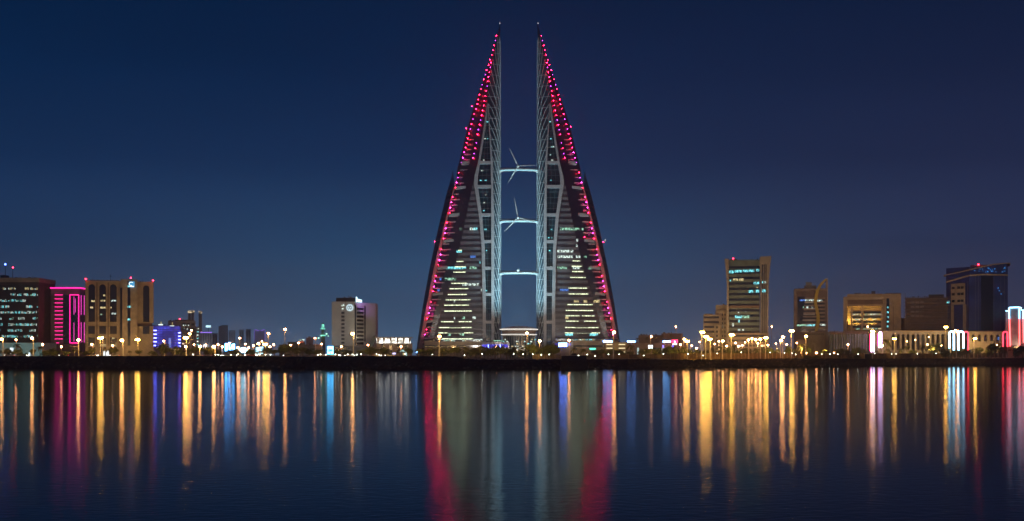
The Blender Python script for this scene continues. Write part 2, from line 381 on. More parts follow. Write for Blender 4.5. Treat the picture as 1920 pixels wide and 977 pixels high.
    xO2 = [(q, tab(xLED, q) - 1.0) for q in (322, 345, 360, 405, 447, 499, 550, 590, 640, 672)]
    frame('outer_leg', xO1, xO2, 330, 672, TY + 3, TY + 8, mat('tower_outer_leg', (0.26, 0.22, 0.235), 0.55, var=0.1))
    yf = [312, 322, 330, 345, 360, 380, 405, 430, 447, 464, 485, 499, 530, 569, 605, 640, 672]
    FO = [P(tab(xFIN, q), q, TY + 26) for q in yf]; FI = [P(lerp(848.8, tab(xLED, q) - 3.0, min(1, max(0, (q - 316)/36))), q, TY + 14) for q in yf]
    MB().strip(FO, FI).build('side_facade', M_TDARK, T)
    y = 655
    while y > 345:
        a0, a1 = P(tab(xFIN, y) + .6, y, TY + 25.6), P(tab(xLED, y) - 3.4, y, TY + 6.4)
        MB().plan([(a0[0], a0[1]), (a1[0], a1[1]), (a1[0], a1[1] + 1), (a0[0], a0[1] + 1)], a0[2], a0[2] + 1.6).build('side_band', mat('tower_side_band', (0.10, 0.085, 0.10), 0.5), T)
        y -= pitch
    # atrium glass and cross beams
    ya = [q for q in ys if q >= 215]
    MB().strip([P(tab(xLR, q) - .5, q, TY + 1.0) for q in ya], [P(tab(xVL, q) + .5, q, TY + 1.0) for q in ya]).build('atrium_glass', M_TGLASS, T)
    mu = MB()
    yq = 235
    while yq < 660:
        a0, a1 = P(tab(xLR, yq), yq, TY + .6), P(tab(xVL, yq), yq, TY + .6); mu.tube(a0, a1, 0.13, n=4); yq += 10.4 if yq > 305 else 10.4
    for tt in (.33, .66):
        pts = [P(lerp(tab(xLR, q), tab(xVL, q), tt), q, TY + .6) for q in ya]; mu.path(pts, 0.09, 4)
    mu.build('atrium_mullions', mat('teal_mullion', (0.20, 0.30, 0.32), 0.4), T)
    for yq in (305, 350, 403, 453, 503, 552, 604, 652):
        a0, a1 = P(tab(xLR, yq) - 1, yq, TY), P(tab(xVL, yq) + 1, yq, TY)
        MB().prism([(a0[0], a0[2] - 1.1), (a1[0], a1[2] - 1.1), (a1[0], a1[2] + 1.1), (a0[0], a0[2] + 1.1)], TY - 1.0, TY + 1.4).build('cross_beam', M_TLEG, T)
    rw = random.Random(5 if s > 0 else 9)
    for i in range(16):
        q = rw.choice([228, 260, 275, 290, 300, 320, 338, 348, 365, 380, 395, 415, 430, 446, 470, 500, 545])
        t = rw.uniform(.15, .75); px = lerp(tab(xLR, q), tab(xVL, q), t); a0 = P(px, q, TY + .4)
        MB().box(a0[0] - .5*rw.uniform(.6, 2.0), a0[0] + .5, TY + .35, TY + .5, a0[2] - .35, a0[2] + .4).build('lit_window', rw.choice([E_CYAN, E_CYAN, E_WHT]), T)
    # lattice glass skin curving away towards the other tower
    def lat(t, q):                          # t 0..1 from frame to silhouette
        a = tab(xVR, q) if q >= 195 else tab(xC, q) + .3
        b_ = tab(xG, q) * 1.0
        ang = t * math.pi / 2
        return P(lerp(a, b_, math.sin(ang)), q, TY + 0.5 + 17*(1 - math.cos(ang)) * min(1, (q - 30)/150))
    sk = MB(); K = 6
    for i in range(K): sk.strip([lat(i/K, q) for q in ys], [lat((i+1)/K, q) for q in ys])
    sk.build('lattice_glass', mat('lattice_glass', (0.012, 0.036, 0.055), 0.28, var=0.4, scale=.15, spec=.6), T)
    rg = MB()
    q = 80
    while q < 664:
        rg.path([Vector(lat(i/K, q - 2.5*(i/K))) + Vector((0, -.25, 0)) for i in range(K + 1)], 0.17, 4)
        q += 20.2
    rg.build('ring_mullions', M_MULL, T)
    dg = MB()
    for st in range(-4, 36):
        q0 = 70 + st * 20.2
        for sl in (78, ):                    # steep diagonals from the frame down to the rim
            pts = []
            for i in range(7):
                qq = q0 + sl * i / 6
                if 66 < qq < 664: pts.append(Vector(lat(i/6, qq)) + Vector((0, -.3, 0)))
            if len(pts) > 1: dg.path(pts, 0.19, 4)
        if q0 > 540:
            pts = []
            for i in range(7):
                qq = q0 - 40 * i / 6 + 40
                if 66 < qq < 664: pts.append(Vector(lat(i/6, qq)) + Vector((0, -.3, 0)))
            if len(pts) > 1: dg.path(pts, 0.12, 4)
    for t in (.45, .97):
        dg.path([Vector(lat(t, q)) + Vector((0, -.3, 0)) for q in ys if q > 64], 0.14 if t < .9 else .2, 4)
    dg.build('diagonal_mullions', M_MULL, T)
    # rear
    rear = MB()
    R1 = [lat(1, q) for q in ys]
    R2 = [P(lerp(tab(xSIL, q) if q < 318 else tab(xLED, q), 939, .55), q, TY + 20 + 34*min(1, (q-42)/300)) for q in ys]
    R3 = [P((tab(xSIL, q) if q < 318 else tab(xLED, q) - 2.5) if q < 348 else tab(xFIN, q), q, TY + 5 if q < 348 else TY + 26) for q in ys]
    rear.strip(R1, R2).strip(R2, R3); rear.build('rear_facade', M_TDARK, T)
    MB().tube(P(937.4, 46, TY + 3), P(937.2, 37, TY + 3), .3, .12).build('mast', M_POLE, T)
    # lit strips and windows
    for (q, a, b_) in (STRL if s > 0 else STRR):
        a0, a1 = P(a, q, fy(a, q) - .75), P(b_, q, fy(b_, q) - .75)
        MB().plan([(a0[0], a0[1]), (a1[0], a1[1]), (a1[0], a1[1] + .25), (a0[0], a0[1] + .25)], a0[2] - .35, a0[2] + .22).build('strip_light', E_STRIP, T)
    for (q, a, b_, c, h) in (WINL if s > 0 else WINR):
        m = {'c': E_CYAN, 'w': E_WHT, 'g': E_GRN, 'y': E_YEL, 'b': E_BLU}[c]
        # sit in the nearest dark window band
        kk = round((666.4 + 2.6 - q) / pitch); qq = 666.4 + 2.6 - kk*pitch
        a0, a1 = P(a, qq, min(fy(a, qq), TY + 2.2) - .3), P(b_, qq, fy(b_, qq) - .3)
        h = min(h, 1.75) if c != 'y' else 1.75
        MB().plan([(a0[0], a0[1]), (a1[0], a1[1]), (a1[0], a1[1] + .2), (a0[0], a0[1] + .2)], a0[2] - h/2, a0[2] + h/2).build('lit_window', m, T)
    # edge lamps
    for i, (px, py) in enumerate(LEDO):
        c = 'v' if (i % 9 in (1, 8) and py < 400) else ('m' if (i % 4 in (0, 1) and py > 260) else 'r')
        p = P(px, py, TY + 1.6); part('edge_lamp', LED_ME[c], T, Vector(p) - T.location).scale = [rw.uniform(.72, 1.2)]*3
    for i, (px, py) in enumerate(LEDI):
        c = 'v' if i in (1, 5, 12, 14, 16, 18) else 'r'
        p = P(px, py, fy(px, py) - .9); part('edge_lamp', LED_ME[c], T, Vector(p) - T.location).scale = [rw.uniform(.72, 1.2)]*3
    for (px, py) in ((884.5, 199), (874, 240), (910, 229), (815, 453)) if s > 0 else ((876, 237), (815, 453), (850, 444)):
        p = P(px, py, TY + 1); part('warning_lamp', LED_ME['r'], T, Vector(p) - T.location)
        if px < 880 or py < 210: MB().tube(P(px, py, TY + 1), P(px + 4, py, TY + 4), .12, n=4).build('outrigger', M_POLE, T)
    p = P(937.2, 43, TY + 1); part('tip_lamp', MB().ball((0,0,0), .22, 6, 4).mesh('tip_lamp', emi('tip_white', (.8, .9, 1), 4, True)), T, Vector(p) - T.location)
tower(1); tower(-1)

# sky bridges with turbines
def bridge(py, blades, lab):
    Y0 = TY + 12
    def Pb(px, q, y=Y0): return (X(px, TY) , y, HC + (HZ - q)*TY/F)
    zc = HC + (HZ - py) * TY / F
    t = thing('sky_bridge', lab[0], 'bridge', (AX, Y0, zc), 'bridges between the twin towers')
    xl, xr = X(926, TY), X(1020, TY)
    d = MB(); n = 24; rows_ = []
    for i in range(n + 1):
        u = i/n; x = lerp(xl, xr, u); e_ = abs(2*u - 1)
        fl = max(0, (e_ - .6)/.4); fl = fl*fl*(3 - 2*fl)
        hh = 1.1 + 1.9*fl*(1 - .25*max(0, (e_-.85)/.15)); dy = -4*(1 - e_)*1.0; zb = zc - 2.0*fl
        sec = [(-2.2, 0.3), (-1.9, -.6), (0, -1.0), (1.9, -.6), (2.2, .3), (0, 1.0)]
        rows_.append([(x, Y0 + dy + a*(1 + .5*fl), zb + b*hh) for a, b in sec])
    for r_ in rows_: d.v += r_
    for i in range(n):
        for k in range(6): j = (k+1) % 6; d.f.append((i*6+k, i*6+j, (i+1)*6+j, (i+1)*6+k))
    d.build('bridge_deck', M_WHITE, t, True)
    st = MB(); st.box(X(938, TY), X(1008, TY), Y0 - 6.6, Y0 - 6.3, zc - 1.25, zc - .85)
    st.build('underside_light', emi('bridge_light', (.30, .85, 1.0), 1.1 if blades else .8), t)
    rl = MB(); rl.box(X(934, TY), X(1012, TY), Y0 - 4.5, Y0 - 4.35, zc + 1.3, zc + 1.55); rl.build('top_rail', M_DARK, t)
    g_ = thing('wind_turbine', lab[1], 'wind turbine', (AX - .6, Y0 - 7, zc + 1.9), 'wind turbines on the bridges')
    MB().tube((AX - .6, Y0 - 7.5, zc + 1.9), (AX - .6, Y0 + 1, zc + 1.9), 1.0, .9, 12).tube((AX - .6, Y0 - 3, zc), (AX - .6, Y0 - 3, zc + 1.6), 1.1, .8, 8).build('nacelle', M_WHITE, g_, True)
    hx, hy, hz = AX - .6, Y0 - 8.2, zc + 1.9
    MB().ball((hx, hy, hz), .95, 10, 6).build('hub', M_WHITE, g_, True)
    for (bx, by) in blades:
        tx, tz = X(bx, TY), HC + (HZ - by)*TY/F
        v = Vector((tx - hx, 0, tz - hz)); ln = v.length; v.normalize(); pn = Vector((-v.z, 0, v.x))
        b = MB(); secs = [(0, .35, .35), (.1, .5, .3), (.2, 1.0, .22), (.5, .65, .14), (.8, .4, .08), (1.0, .08, .03)]
        for u, wd, th in secs:
            c = Vector((hx, hy, hz)) + v*(ln*u)
            for (a_, t_) in ((-.4, 0), (0, -1), (.6, 0), (0, 1)):
                b.v.append(tuple(c + pn*(wd*a_*.95) + Vector((0, th*t_ + wd*a_*.3, 0))))
        for i in range(len(secs) - 1):
            for k in range(4): j = (k+1) % 4; b.f.append((i*4+k, i*4+j, (i+1)*4+j, (i+1)*4+k))
        b.f.append(tuple(range(len(b.v)-4, len(b.v))))
        b.build('blade', M_WHITE, g_)
bridge(314.5, [(954.5,275),(1008,308),(951.5,343)], ('topmost white sky bridge between the twin towers, lit cyan underneath', 'top wind turbine, one blade pointing straight right along the bridge'))
bridge(411.5, [(964,368),(1005,416),(944.5,434)], ('middle white sky bridge between the twin towers, lit cyan underneath', 'middle wind turbine, one blade pointing nearly straight up'))
bridge(510, [], ('lowest sky bridge between the twin towers, darker than the two above', 'lowest turbine housing on the darker bridge, without visible blades'))

# ------------------------------------------------------------------ domed canopy between the towers
def ellipse_disc(cx, cy_, z, rx, ry, n=40): return [(cx + rx*math.cos(2*math.pi*k/n), cy_ + ry*math.sin(2*math.pi*k/n), z) for k in range(n)]
def rings(rs, cap=True):
    b = MB(); n = len(rs[0])
    for r_ in rs: b.v += r_
    for i in range(len(rs) - 1):
        for k in range(n): j = (k+1) % n; b.f.append((i*n+k, i*n+j, (i+1)*n+j, (i+1)*n+k))
    if cap: b.f.append(tuple(range((len(rs)-1)*n, len(rs)*n)))
    return b
YC = 885.0
cx = X(973, YC); rx = X(1008, YC) - cx
c = thing('canopy_pavilion', 'oval pavilion with two stacked white roof rings between the twin towers', 'pavilion', (cx, YC, gz(0)))
zt = Z(618, YC)
rings([ellipse_disc(cx, YC, zt - .9, rx*.93, 11), ellipse_disc(cx, YC, zt, rx, 13), ellipse_disc(cx, YC, zt + .5, rx*.98, 12.6), ellipse_disc(cx, YC, zt + 1.3, rx*.82, 10.5), ellipse_disc(cx, YC, zt + 2.2, rx*.5, 7), ellipse_disc(cx, YC, zt + 2.5, rx*.2, 3)]).build('upper_roof', M_WHITE, c, True)
rings([ellipse_disc(cx, YC, zt - 3.0, rx*.9, 11), ellipse_disc(cx, YC, zt - .9, rx*.92, 11.5)], False).build('clerestory', M_BROWN, c)
rings([ellipse_disc(cx, YC, zt - 4.6, rx*.86, 11), ellipse_disc(cx, YC, zt - 3.9, rx*.94, 12), ellipse_disc(cx, YC, zt - 3.2, rx*.92, 11.8)]).build('lower_roof', M_WHITE, c, True)
MB().path([tuple(Vector(q_)) for q_ in ellipse_disc(cx, YC, zt + .1, rx*1.005, 13.1, 40)] + [(cx + rx*1.005, YC, zt + .1)], .42, 4).build('rim_glow_tube', emi('rim_glow', (.95, .92, .84), 1.3), c)  # glowing tube added so the white roof rim looks lit
MB().path([tuple(Vector(q_)) for q_ in ellipse_disc(cx, YC, zt - 3.6, rx*.95, 12.2, 40)] + [(cx + rx*.95, YC, zt - 3.6)], .34, 4).build('rim_glow_tube', emi('rim_glow', (.95, .92, .84), 1.3), c)  # same added glow around the lower rim
rings([ellipse_disc(cx, YC, gz(0) , rx*.86, 10), ellipse_disc(cx, YC, zt - 4.5, rx*.86, 10)], False).build('glass_wall', M_TGLASS, c)
fr_ = MB()
for k in range(40):
    a_ = 2*math.pi*k/40; fr_.tube((cx + rx*.875*math.cos(a_), YC + 10.3*math.sin(a_), gz(0)), (cx + rx*.875*math.cos(a_), YC + 10.3*math.sin(a_), zt - 4.5), .15, n=4)
fr_.build('wall_frame', M_POLE, c)
rw = random.Random(11)
for i in range(26):
    a_ = math.radians(rw.uniform(195, 345)); zz = rw.choice([Z(637, YC), Z(641, YC), Z(645, YC), Z(650, YC), Z(654, YC)])
    px_, py_ = cx + rx*.885*math.cos(a_), YC + 10.6*math.sin(a_)
    MB().box(px_ - .5, px_ + rw.uniform(.3, 1.2), py_ - .1, py_ + .1, zz - .3, zz + .5).build('lit_window', rw.choice([E_YEL, E_WHT, E_CYAN, E_WHT]), c)

# ------------------------------------------------------------------ generic facade tools
def wbox(nm, m, par, p0, p1, q0, q1, Y, dep, dy=0):
    """box whose front face spans the photo columns p0..p1 and rows q0 (top)..q1 (bottom, None = ground) at distance Y"""
    x0, x1 = X(p0, Y), X(p1, Y); z1 = Z(q0, Y); z0 = 3.0 if q1 is None else Z(q1, Y)
    return MB().box(x0, x1, Y + dy, Y + dy + dep, z0, z1).build(nm, m, par)
def root(nm, lab, cat, p0, p1, Y, group=None, face=False):
    x_ = X((p0+p1)/2, Y); t_ = thing(nm, lab, cat, (x_, Y, gz(x_)), group)
    if face: t_.rotation_euler.z = -math.atan2(x_, Y)      # blocks on the curved bay front turn towards the water
    return t_
def litrow(par, p0, p1, q0, q1, Y, cols, pitch, fill=.6, seed=1, dy=-.14, runs=True):
    """a row of separate lit panes, in runs; one part per colour"""
    r_ = random.Random(seed); bs = {}
    x = p0; on = r_.random() < fill; left_ = r_.uniform(2, 6)
    while x < p1 - pitch*.5:
        left_ -= 1
        if left_ <= 0: on = r_.random() < fill; left_ = r_.uniform(1, 6)
        if on and r_.random() < .88:
            c_ = r_.choice(cols); b = bs.setdefault(c_.name, (c_, MB()))[1]
            top = lerp(q0, q1, r_.choice([0, 0, .15, .4])); b.box(X(x + pitch*.12, Y), X(x + pitch*.85, Y), Y + dy, Y + dy + .1, Z(q1, Y), Z(top, Y))
        x += pitch
    for c_, b in bs.values(): b.build('lit_window_row', c_, par)

# 1 office block at the left edge
Y = 850
t = root('office_block', 'broad dark office block at the left edge with rows of teal lit windows', 'office building', -30, 73, Y)
wbox('wall', M_BROWN, t, -60, 73, 522, None, Y, 30); wbox('parapet', M_BEIGE, t, -61, 74, 521, 529, Y, 31, -.8)
wbox('glazing', M_DGLASS, t, -58, 72, 534, 645, Y, .3, -.2)
fins = MB()
for i in range(64):
    p = -58 + i*2.06; fins.box(X(p, Y) - .10, X(p, Y) + .10, Y - .9, Y - .15, Z(647, Y), Z(530, Y))
fins.build('facade_fins', mat('pale_fin', (.16, .15, .15), .6), t)
for i, q in enumerate((541, 552.5, 563.5, 575, 585.5, 597, 608.5, 619.5, 630.5)):
    litrow(t, -50 if i != 1 else 20, 71 if i not in (2,) else 48, q - 2.2, q + 2.3, Y, [E_YEL, E_WHT] if i == 0 else [E_CYAN, E_WHT, E_GRN, E_WHT, E_CYAN], 2.06, [.6, .75, .8, .85, .85, .7, .95, .6, .75][i], 20 + i, -.35)
MB().box(X(-5, Y), X(4, Y), Y+5, Y+12, Z(521, Y), Z(515, Y)).build('plant_room', M_DARK, t)
MB().tube((X(1, Y), Y+8, Z(521, Y)), (X(1, Y), Y+8, Z(494, Y)), .3, .1).build('antenna_mast', M_DARK, t)
MB().tube((X(15, Y), Y+8, Z(521, Y)), (X(15, Y), Y+8, Z(501, Y)), .25, .1).build('antenna_mast', M_DARK, t)
MB().ball((X(1, Y), Y+8, Z(494, Y)), .7).build('beacon', emi('blue_beacon', (.08, .15, 1), 14, True), t)
MB().ball((X(15.5, Y), Y+8, Z(500, Y)), .5).build('beacon', E_WARN, t)
Y = 790
t = root('podium_hall', 'low pale podium washed in teal light at the foot of the left office block', 'building', 0, 79, Y)
wbox('wall', M_WHITE, t, -50, 79, 643.5, None, Y, 25); wbox('roof_edge', M_WHITE, t, -51, 80, 642.6, 644.4, Y, 26, -.6)
wbox('doorway', emi('doorway_glow', (.85, .95, 1.0), 1.6), t, 19, 25, 652, 664, Y, .2, -.15)
wbox('doorway', emi('doorway_glow', (.85, .95, 1.0), 1.6), t, 54, 56.5, 661, 668, Y, .2, -.15)
def spot(nm, loc, tgt, e_, col, deg=60, r_=.5, blend=.6, par=None):
    d_ = bpy.data.lights.new(nm, 'SPOT'); d_.energy = e_; d_.color = col; d_.spot_size = math.radians(deg); d_.spot_blend = blend; d_.shadow_soft_size = r_
    o_ = bpy.data.objects.new(nm, d_); COL.objects.link(o_); o_.location = loc
    o_.rotation_euler = (Vector(tgt) - Vector(loc)).to_track_quat('-Z', 'Y').to_euler()
    if par: o_.parent = par; o_.location = Vector(loc) - par.location
    return o_
for p in (2, 38, 70): spot('floodlight', (X(p, 772), 772, 6.0), (X(p, 790), 790, 9), 1800, (.25, .85, .85), 120)

# 2 magenta neon building
Y = 860
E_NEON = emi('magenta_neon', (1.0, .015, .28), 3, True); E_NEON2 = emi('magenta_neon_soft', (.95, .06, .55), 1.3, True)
t = root('neon_building', 'office building outlined in magenta neon beside the dark office block', 'building', 104, 162, Y)
wbox('wall', mat('plum_cladding', (.20, .13, .18), .5), t, 95, 150, 541, None, Y, 24)
wbox('dark_glazing', M_DGLASS, t, 119, 131, 553, 645, Y, .3, -.25); wbox('dark_glazing', M_DGLASS, t, 131.6, 148, 553, 643, Y, .3, -.25)
MB().path([(X(95, Y), Y - .8, Z(540, Y)), (X(151, Y), Y - .8, Z(540, Y)), (X(150.6, Y), Y + 24, Z(540, Y))], .45).build('roof_neon', E_NEON, t)
for i in range(13):
    q = 553 + i*7.5; wbox('neon_strip', E_NEON, t, 103 if i < 12 else 105.5, 118 if i < 12 else 111, q - .5, q + .5, Y, .3, -.35)
wbox('stair_panel', mat('pink_panel', (.35, .12, .28), .5), t, 102.5, 118.6, 548, 646, Y, .25, -.2)
MB().path([(X(131.5, Y), Y - .6, Z(643, Y)), (X(131.5, Y), Y - .6, Z(553, Y)), (X(148, Y), Y - .6, Z(553, Y)), (X(148, Y), Y - .6, Z(643, Y)), (X(131.5, Y), Y - .6, Z(643, Y))], .3).build('neon_frame', E_NEON, t)
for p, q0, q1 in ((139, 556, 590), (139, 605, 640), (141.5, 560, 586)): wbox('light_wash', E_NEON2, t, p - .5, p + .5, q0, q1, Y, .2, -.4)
xs_ = X(150, Y)
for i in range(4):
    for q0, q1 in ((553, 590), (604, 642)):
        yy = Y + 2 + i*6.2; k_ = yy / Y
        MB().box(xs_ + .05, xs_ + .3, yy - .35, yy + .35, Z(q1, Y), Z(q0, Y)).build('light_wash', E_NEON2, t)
# 3 arched stone building
Y = 800
t = root('bank_building', 'tall stone building with full-height arched window bays, between the magenta and blue-lit buildings', 'office building', 163, 286, Y, face=True)
M_BANK = mat('warm_stone', (.40, .33, .22), .8)
def arch_wall(nm, m, par, p0, p1, q0, q1, Y, dep, holes, dy=0, ns=10):
    """wall slab with arched openings; holes = (p0, p1, crown row, sill row); built as piers and heads"""
    b = MB(); x0 = X(p0, Y); zt_, zb = Z(q0, Y), (3.0 if q1 is None else Z(q1, Y)); y0, y1 = Y + dy, Y + dy + dep
    hs = sorted(holes); cur = x0
    for (a_, c_, cr_, si) in hs:
        xa, xb = X(a_, Y), X(c_, Y); zc_, zs = Z(cr_, Y), Z(si, Y); r_ = (xb - xa)/2; zsp = zc_ - r_
        b.box(cur, xa, y0, y1, zb, zt_)
        if zs > zb + .05: b.box(xa, xb, y0, y1, zb, zs)
        pts = [(xa, zsp)]
        for k in range(ns + 1):
            an = math.pi - math.pi*k/ns; pts.append(((xa + xb)/2 + r_*math.cos(an), zsp + r_*math.sin(an)))
        for k in range(1, ns + 1):
            pa, pb = pts[k], pts[k+1]; b.prism([(pa[0], pa[1]), (pb[0], pb[1]), (pb[0], zt_), (pa[0], zt_)], y0, y1)
        cur = xb
    b.box(cur, X(p1, Y), y0, y1, zb, zt_); return b.build(nm, m, par)
wbox('core', M_BROWN, t, 165, 283, 530, None, Y, 30, 2.4); wbox('bay_glazing', M_DGLASS, t, 166, 282, 531, 604, Y, .2, 2.1)
arch_wall('arched_front', M_BANK, t, 163.5, 226, 527, 604, Y, 2, [(169, 180.5, 533.5, 603.7), (188, 200, 533.5, 603.7), (207, 219, 533, 603.7)])
wbox('front_spandrel', M_BANK, t, 163.5, 226, 604.2, 611, Y, 2)
for a_, c_ in ((163.5, 168.5), (180.5, 188), (200, 207), (219, 226)): wbox('pier', M_BANK, t, a_, c_, 611.2, None, Y, 2)
for a_, c_ in ((169, 180), (188, 200), (207, 219)): wbox('window_band', M_DGLASS, t, a_, c_, 612, 626, Y, .3, 1.4); wbox('window_band', M_DGLASS, t, a_, c_, 634, 648, Y, .3, 1.4); wbox('spandrel', M_BANK, t, a_, c_, 626.4, 633, Y, 1.4, .5); wbox('ledge', M_WHITE, t, a_, c_, 648.5, 650.5, Y, 1.2, .4)
for a_ in (184, 204): wbox('pilaster', M_BROWN, t, a_ - .9, a_ + .9, 530, 648, Y, .6, -.6)
wbox('tower_core', M_BANK, t, 226, 256, 524, None, Y, 8, -4)
wbox('slot_window', M_DGLASS, t, 225.3, 229, 540, 650, Y, .3, -4.2); wbox('slot_window', M_DGLASS, t, 238.5, 243.5, 528, 648, Y, .3, -4.2)
arch_wall('arched_wing', M_BANK, t, 255, 285.5, 527.5, 605, Y, 2, [(266.5, 278, 534, 603.7)])
wbox('wing_base', M_BANK, t, 255, 285.5, 611, None, Y, 2); wbox('window_band', M_DGLASS, t, 266, 278, 611.5, 626, Y, .3, -.2)
for p, q in ((241, 537), (241, 575.5), (241, 599)): wbox('lit_window', E_CYAN, t, p-2.4, p+2.4, q-1.8, q+1.8, Y, .2, -4.5)
for p0, p1, q, m in ((174,180,565,E_YEL),(190,199,564,E_YEL),(209,218,564,E_WHT),(190,199,577,E_YEL),(172,177,577,E_YEL),(203,205,577,E_YEL),(208,210,577,E_YEL),(210,218,588,E_WHT),(195,199,554,E_YEL),(190,193,590,E_GRN),(211,215,634,E_YEL)): wbox('lit_window', m, t, p0, p1, q-1.6, q+1.4, Y, .2, 1.9 if q < 604 else 1.1)
for p0, p1, q in ((172,180,649),(189,200,649),(208,218,649)): wbox('lit_window', E_YEL, t, p0, p1, q-3, q-1, Y, .2, 1.2)
wbox('doorway', emi('doorway_glow', (.85,.95,1.0), 1.6), t, 195, 205.5, 657.5, 667, Y, .2, -.3)
gr_ = MB()
for i in range(4): gr_.box(X(195 + i*3.4, Y) - .1, X(195 + i*3.4, Y) + .1, Y - .5, Y - .35, Z(667, Y), Z(657, Y))
gr_.build('door_frame', M_DARK, t)
sg = thing('bank_sign', 'cyan illuminated sign panel with a swirl, high on the arched stone building', 'sign', (X(251, Y), Y - 4.3, Z(539, Y)))
wbox('panel', emi('sign_blue', (.08, .45, .85), .9), sg, 246, 256, 528.5, 539.5, Y, .3, -4.45)
sw_ = MB(); ctr = (X(250, Y), Z(533, Y))
sw_.path([(ctr[0] + 1.3*math.cos(a_), Y - 4.6, ctr[1] + 1.1*math.sin(a_)) for a_ in [math.radians(40 + 28*k) for k in range(10)]], .22, 4)
sw_.box(X(247, Y), X(255, Y), Y - 4.7, Y - 4.5, Z(538.6, Y), Z(537, Y)); sw_.build('swirl_mark', emi('sign_white', (.85, .97, 1), 2.2), sg)
sg = thing('wall_sign', 'small cyan illuminated sign on the left pier of the arched stone building', 'sign', (X(166.5, Y), Y - .2, Z(536, Y)))
wbox('panel', emi('sign_blue', (.08, .45, .85), .9), sg, 164, 169, 532, 540, Y, .25, -.3); wbox('letter', emi('sign_white', (.85, .97, 1), 2.2), sg, 165.4, 167.8, 534, 538.4, Y, .2, -.45)
for p, q in ((164.5, 524.5), (244.5, 521), (284.5, 525)): MB().ball((X(p, Y), Y - 1, Z(q, Y)), .45).build('warning_lamp', E_WARN, t)
rf = MB().tube((X(208, Y), Y + 9, Z(527, Y)), (X(208, Y), Y + 9, Z(513, Y)), .12, .1); rf.box(X(206, Y), X(210, Y), Y + 9, Y + 9.2, Z(517, Y), Z(516, Y)); rf.build('antenna_mast', M_DARK, t)
wbox('roof_rail', M_DARK, t, 172, 224, 525.6, 526.6, Y, .3, 1)

# 4 blue-lit building
Y = 880
t = root('blue_lit_building', 'low office building glowing deep blue with white corner strips', 'building', 284, 338, Y, face=True)
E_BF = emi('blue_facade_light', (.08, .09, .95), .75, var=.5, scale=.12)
wbox('wall', M_GREY, t, 280, 338, 610, None, Y, 24)
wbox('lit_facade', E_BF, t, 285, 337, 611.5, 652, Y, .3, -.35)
gm = MB()
for q in [613 + 4.6*i for i in range(9)]: gm.box(X(285, Y), X(337, Y), Y - .6, Y - .4, Z(q + .45, Y), Z(q - .45, Y))
for p in [286 + 2.6*i for i in range(20)]: gm.box(X(p, Y) - .12, X(p, Y) + .12, Y - .7, Y - .62, Z(652, Y), Z(611, Y))
gm.build('facade_grid', mat('blue_grid', (.08, .08, .25), .5), t)
for i in range(5):
    wbox('corner_light', emi('blue_white_strip', (.13, .15, 1), 16, True), t, 285, 294.5, 619 + 7*i, 620.8 + 7*i, Y, .3, -.9); wbox('corner_light', emi('blue_white_strip', (.13, .15, 1), 16, True), t, 333.5, 338, 623.2 + 6.3*i, 624.9 + 6.3*i, Y, .3, -.9)
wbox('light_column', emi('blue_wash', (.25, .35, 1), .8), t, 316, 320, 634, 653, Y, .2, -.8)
for p in (301.5, 322):
    wbox('roof_floodlight', emi('roof_flood', (.75, .9, .85), 2.0), t, p - 4, p + 4.2, 608 if p < 310 else 610.5, 609.8 if p < 310 else 612.5, Y, .5, -.2)
    wbox('roof_lantern', E_YEL, t, p + .2, p + 1.6, 603 if p < 310 else 605, 607.6 if p < 310 else 610, Y, .5)
# 5 grey block behind
Y = 960
t = root('grey_block', 'plain grey block with a few lit windows behind the blue-lit building', 'building', 312, 374, Y, face=True)
wbox('wall', mat('grey_render', (.30, .27, .25), .85), t, 316, 366, 601.5, None, Y, 30); wbox('roof_slab', M_BROWN, t, 328, 364, 599.6, 601.6, Y, 20, 1)
for i in range(5):
    for j in range(3): wbox('window_band', M_DGLASS, t, 342 + j*8, 347.5 + j*8, 606 + i*9, 610 + i*9, Y, .2, -.15)
for p, q in ((343,610),(347,609.5),(352,610),(344,616),(350,617),(343,629)): wbox('lit_window', E_WHT, t, p, p + 2, q - 1, q + 1, Y, .2, -.3)
MB().ball((X(337.5, Y), Y + 2, Z(598, Y)), .45).build('warning_lamp', E_WARN, t)
wbox('side_wing', mat('grey_render', (.30, .27, .25), .85), t, 366.3, 374, 612, None, Y, 20, 4)
for i in range(6): wbox('lit_window', E_CYAN if i % 2 else E_WHT, t, 368, 372, 615 + 6*i, 617 + 6*i, Y, .2, 3.8)
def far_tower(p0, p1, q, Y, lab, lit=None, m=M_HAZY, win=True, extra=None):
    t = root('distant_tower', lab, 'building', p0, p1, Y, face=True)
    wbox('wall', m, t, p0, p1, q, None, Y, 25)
    if win:
        b = MB(); n_ = max(2, int((p1 - p0)/4))
        for i in range(n_):
            a_ = lerp(p0, p1, (i + .25)/n_); b.box(X(a_, Y), X(a_ + (p1-p0)/n_*.5, Y), Y - .3, Y - .1, Z(655, Y), Z(q + 4, Y))
        b.build('window_strip', M_DGLASS, t)
    if lit: wbox('lit_crown', lit, t, p0 - .4, p1 + .4, q - .2, q + 4.2, Y, 3, -.6)
    return t
E_CRWN = emi('crown_light', (1.0, .78, .48), .75, var=.8, scale=.2)
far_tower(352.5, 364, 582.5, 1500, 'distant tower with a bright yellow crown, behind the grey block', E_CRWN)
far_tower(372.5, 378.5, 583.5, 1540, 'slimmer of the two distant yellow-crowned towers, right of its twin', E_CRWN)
t = far_tower(375, 397, 622, 1400, 'distant block with a purple roof line and a cyan roof sign')
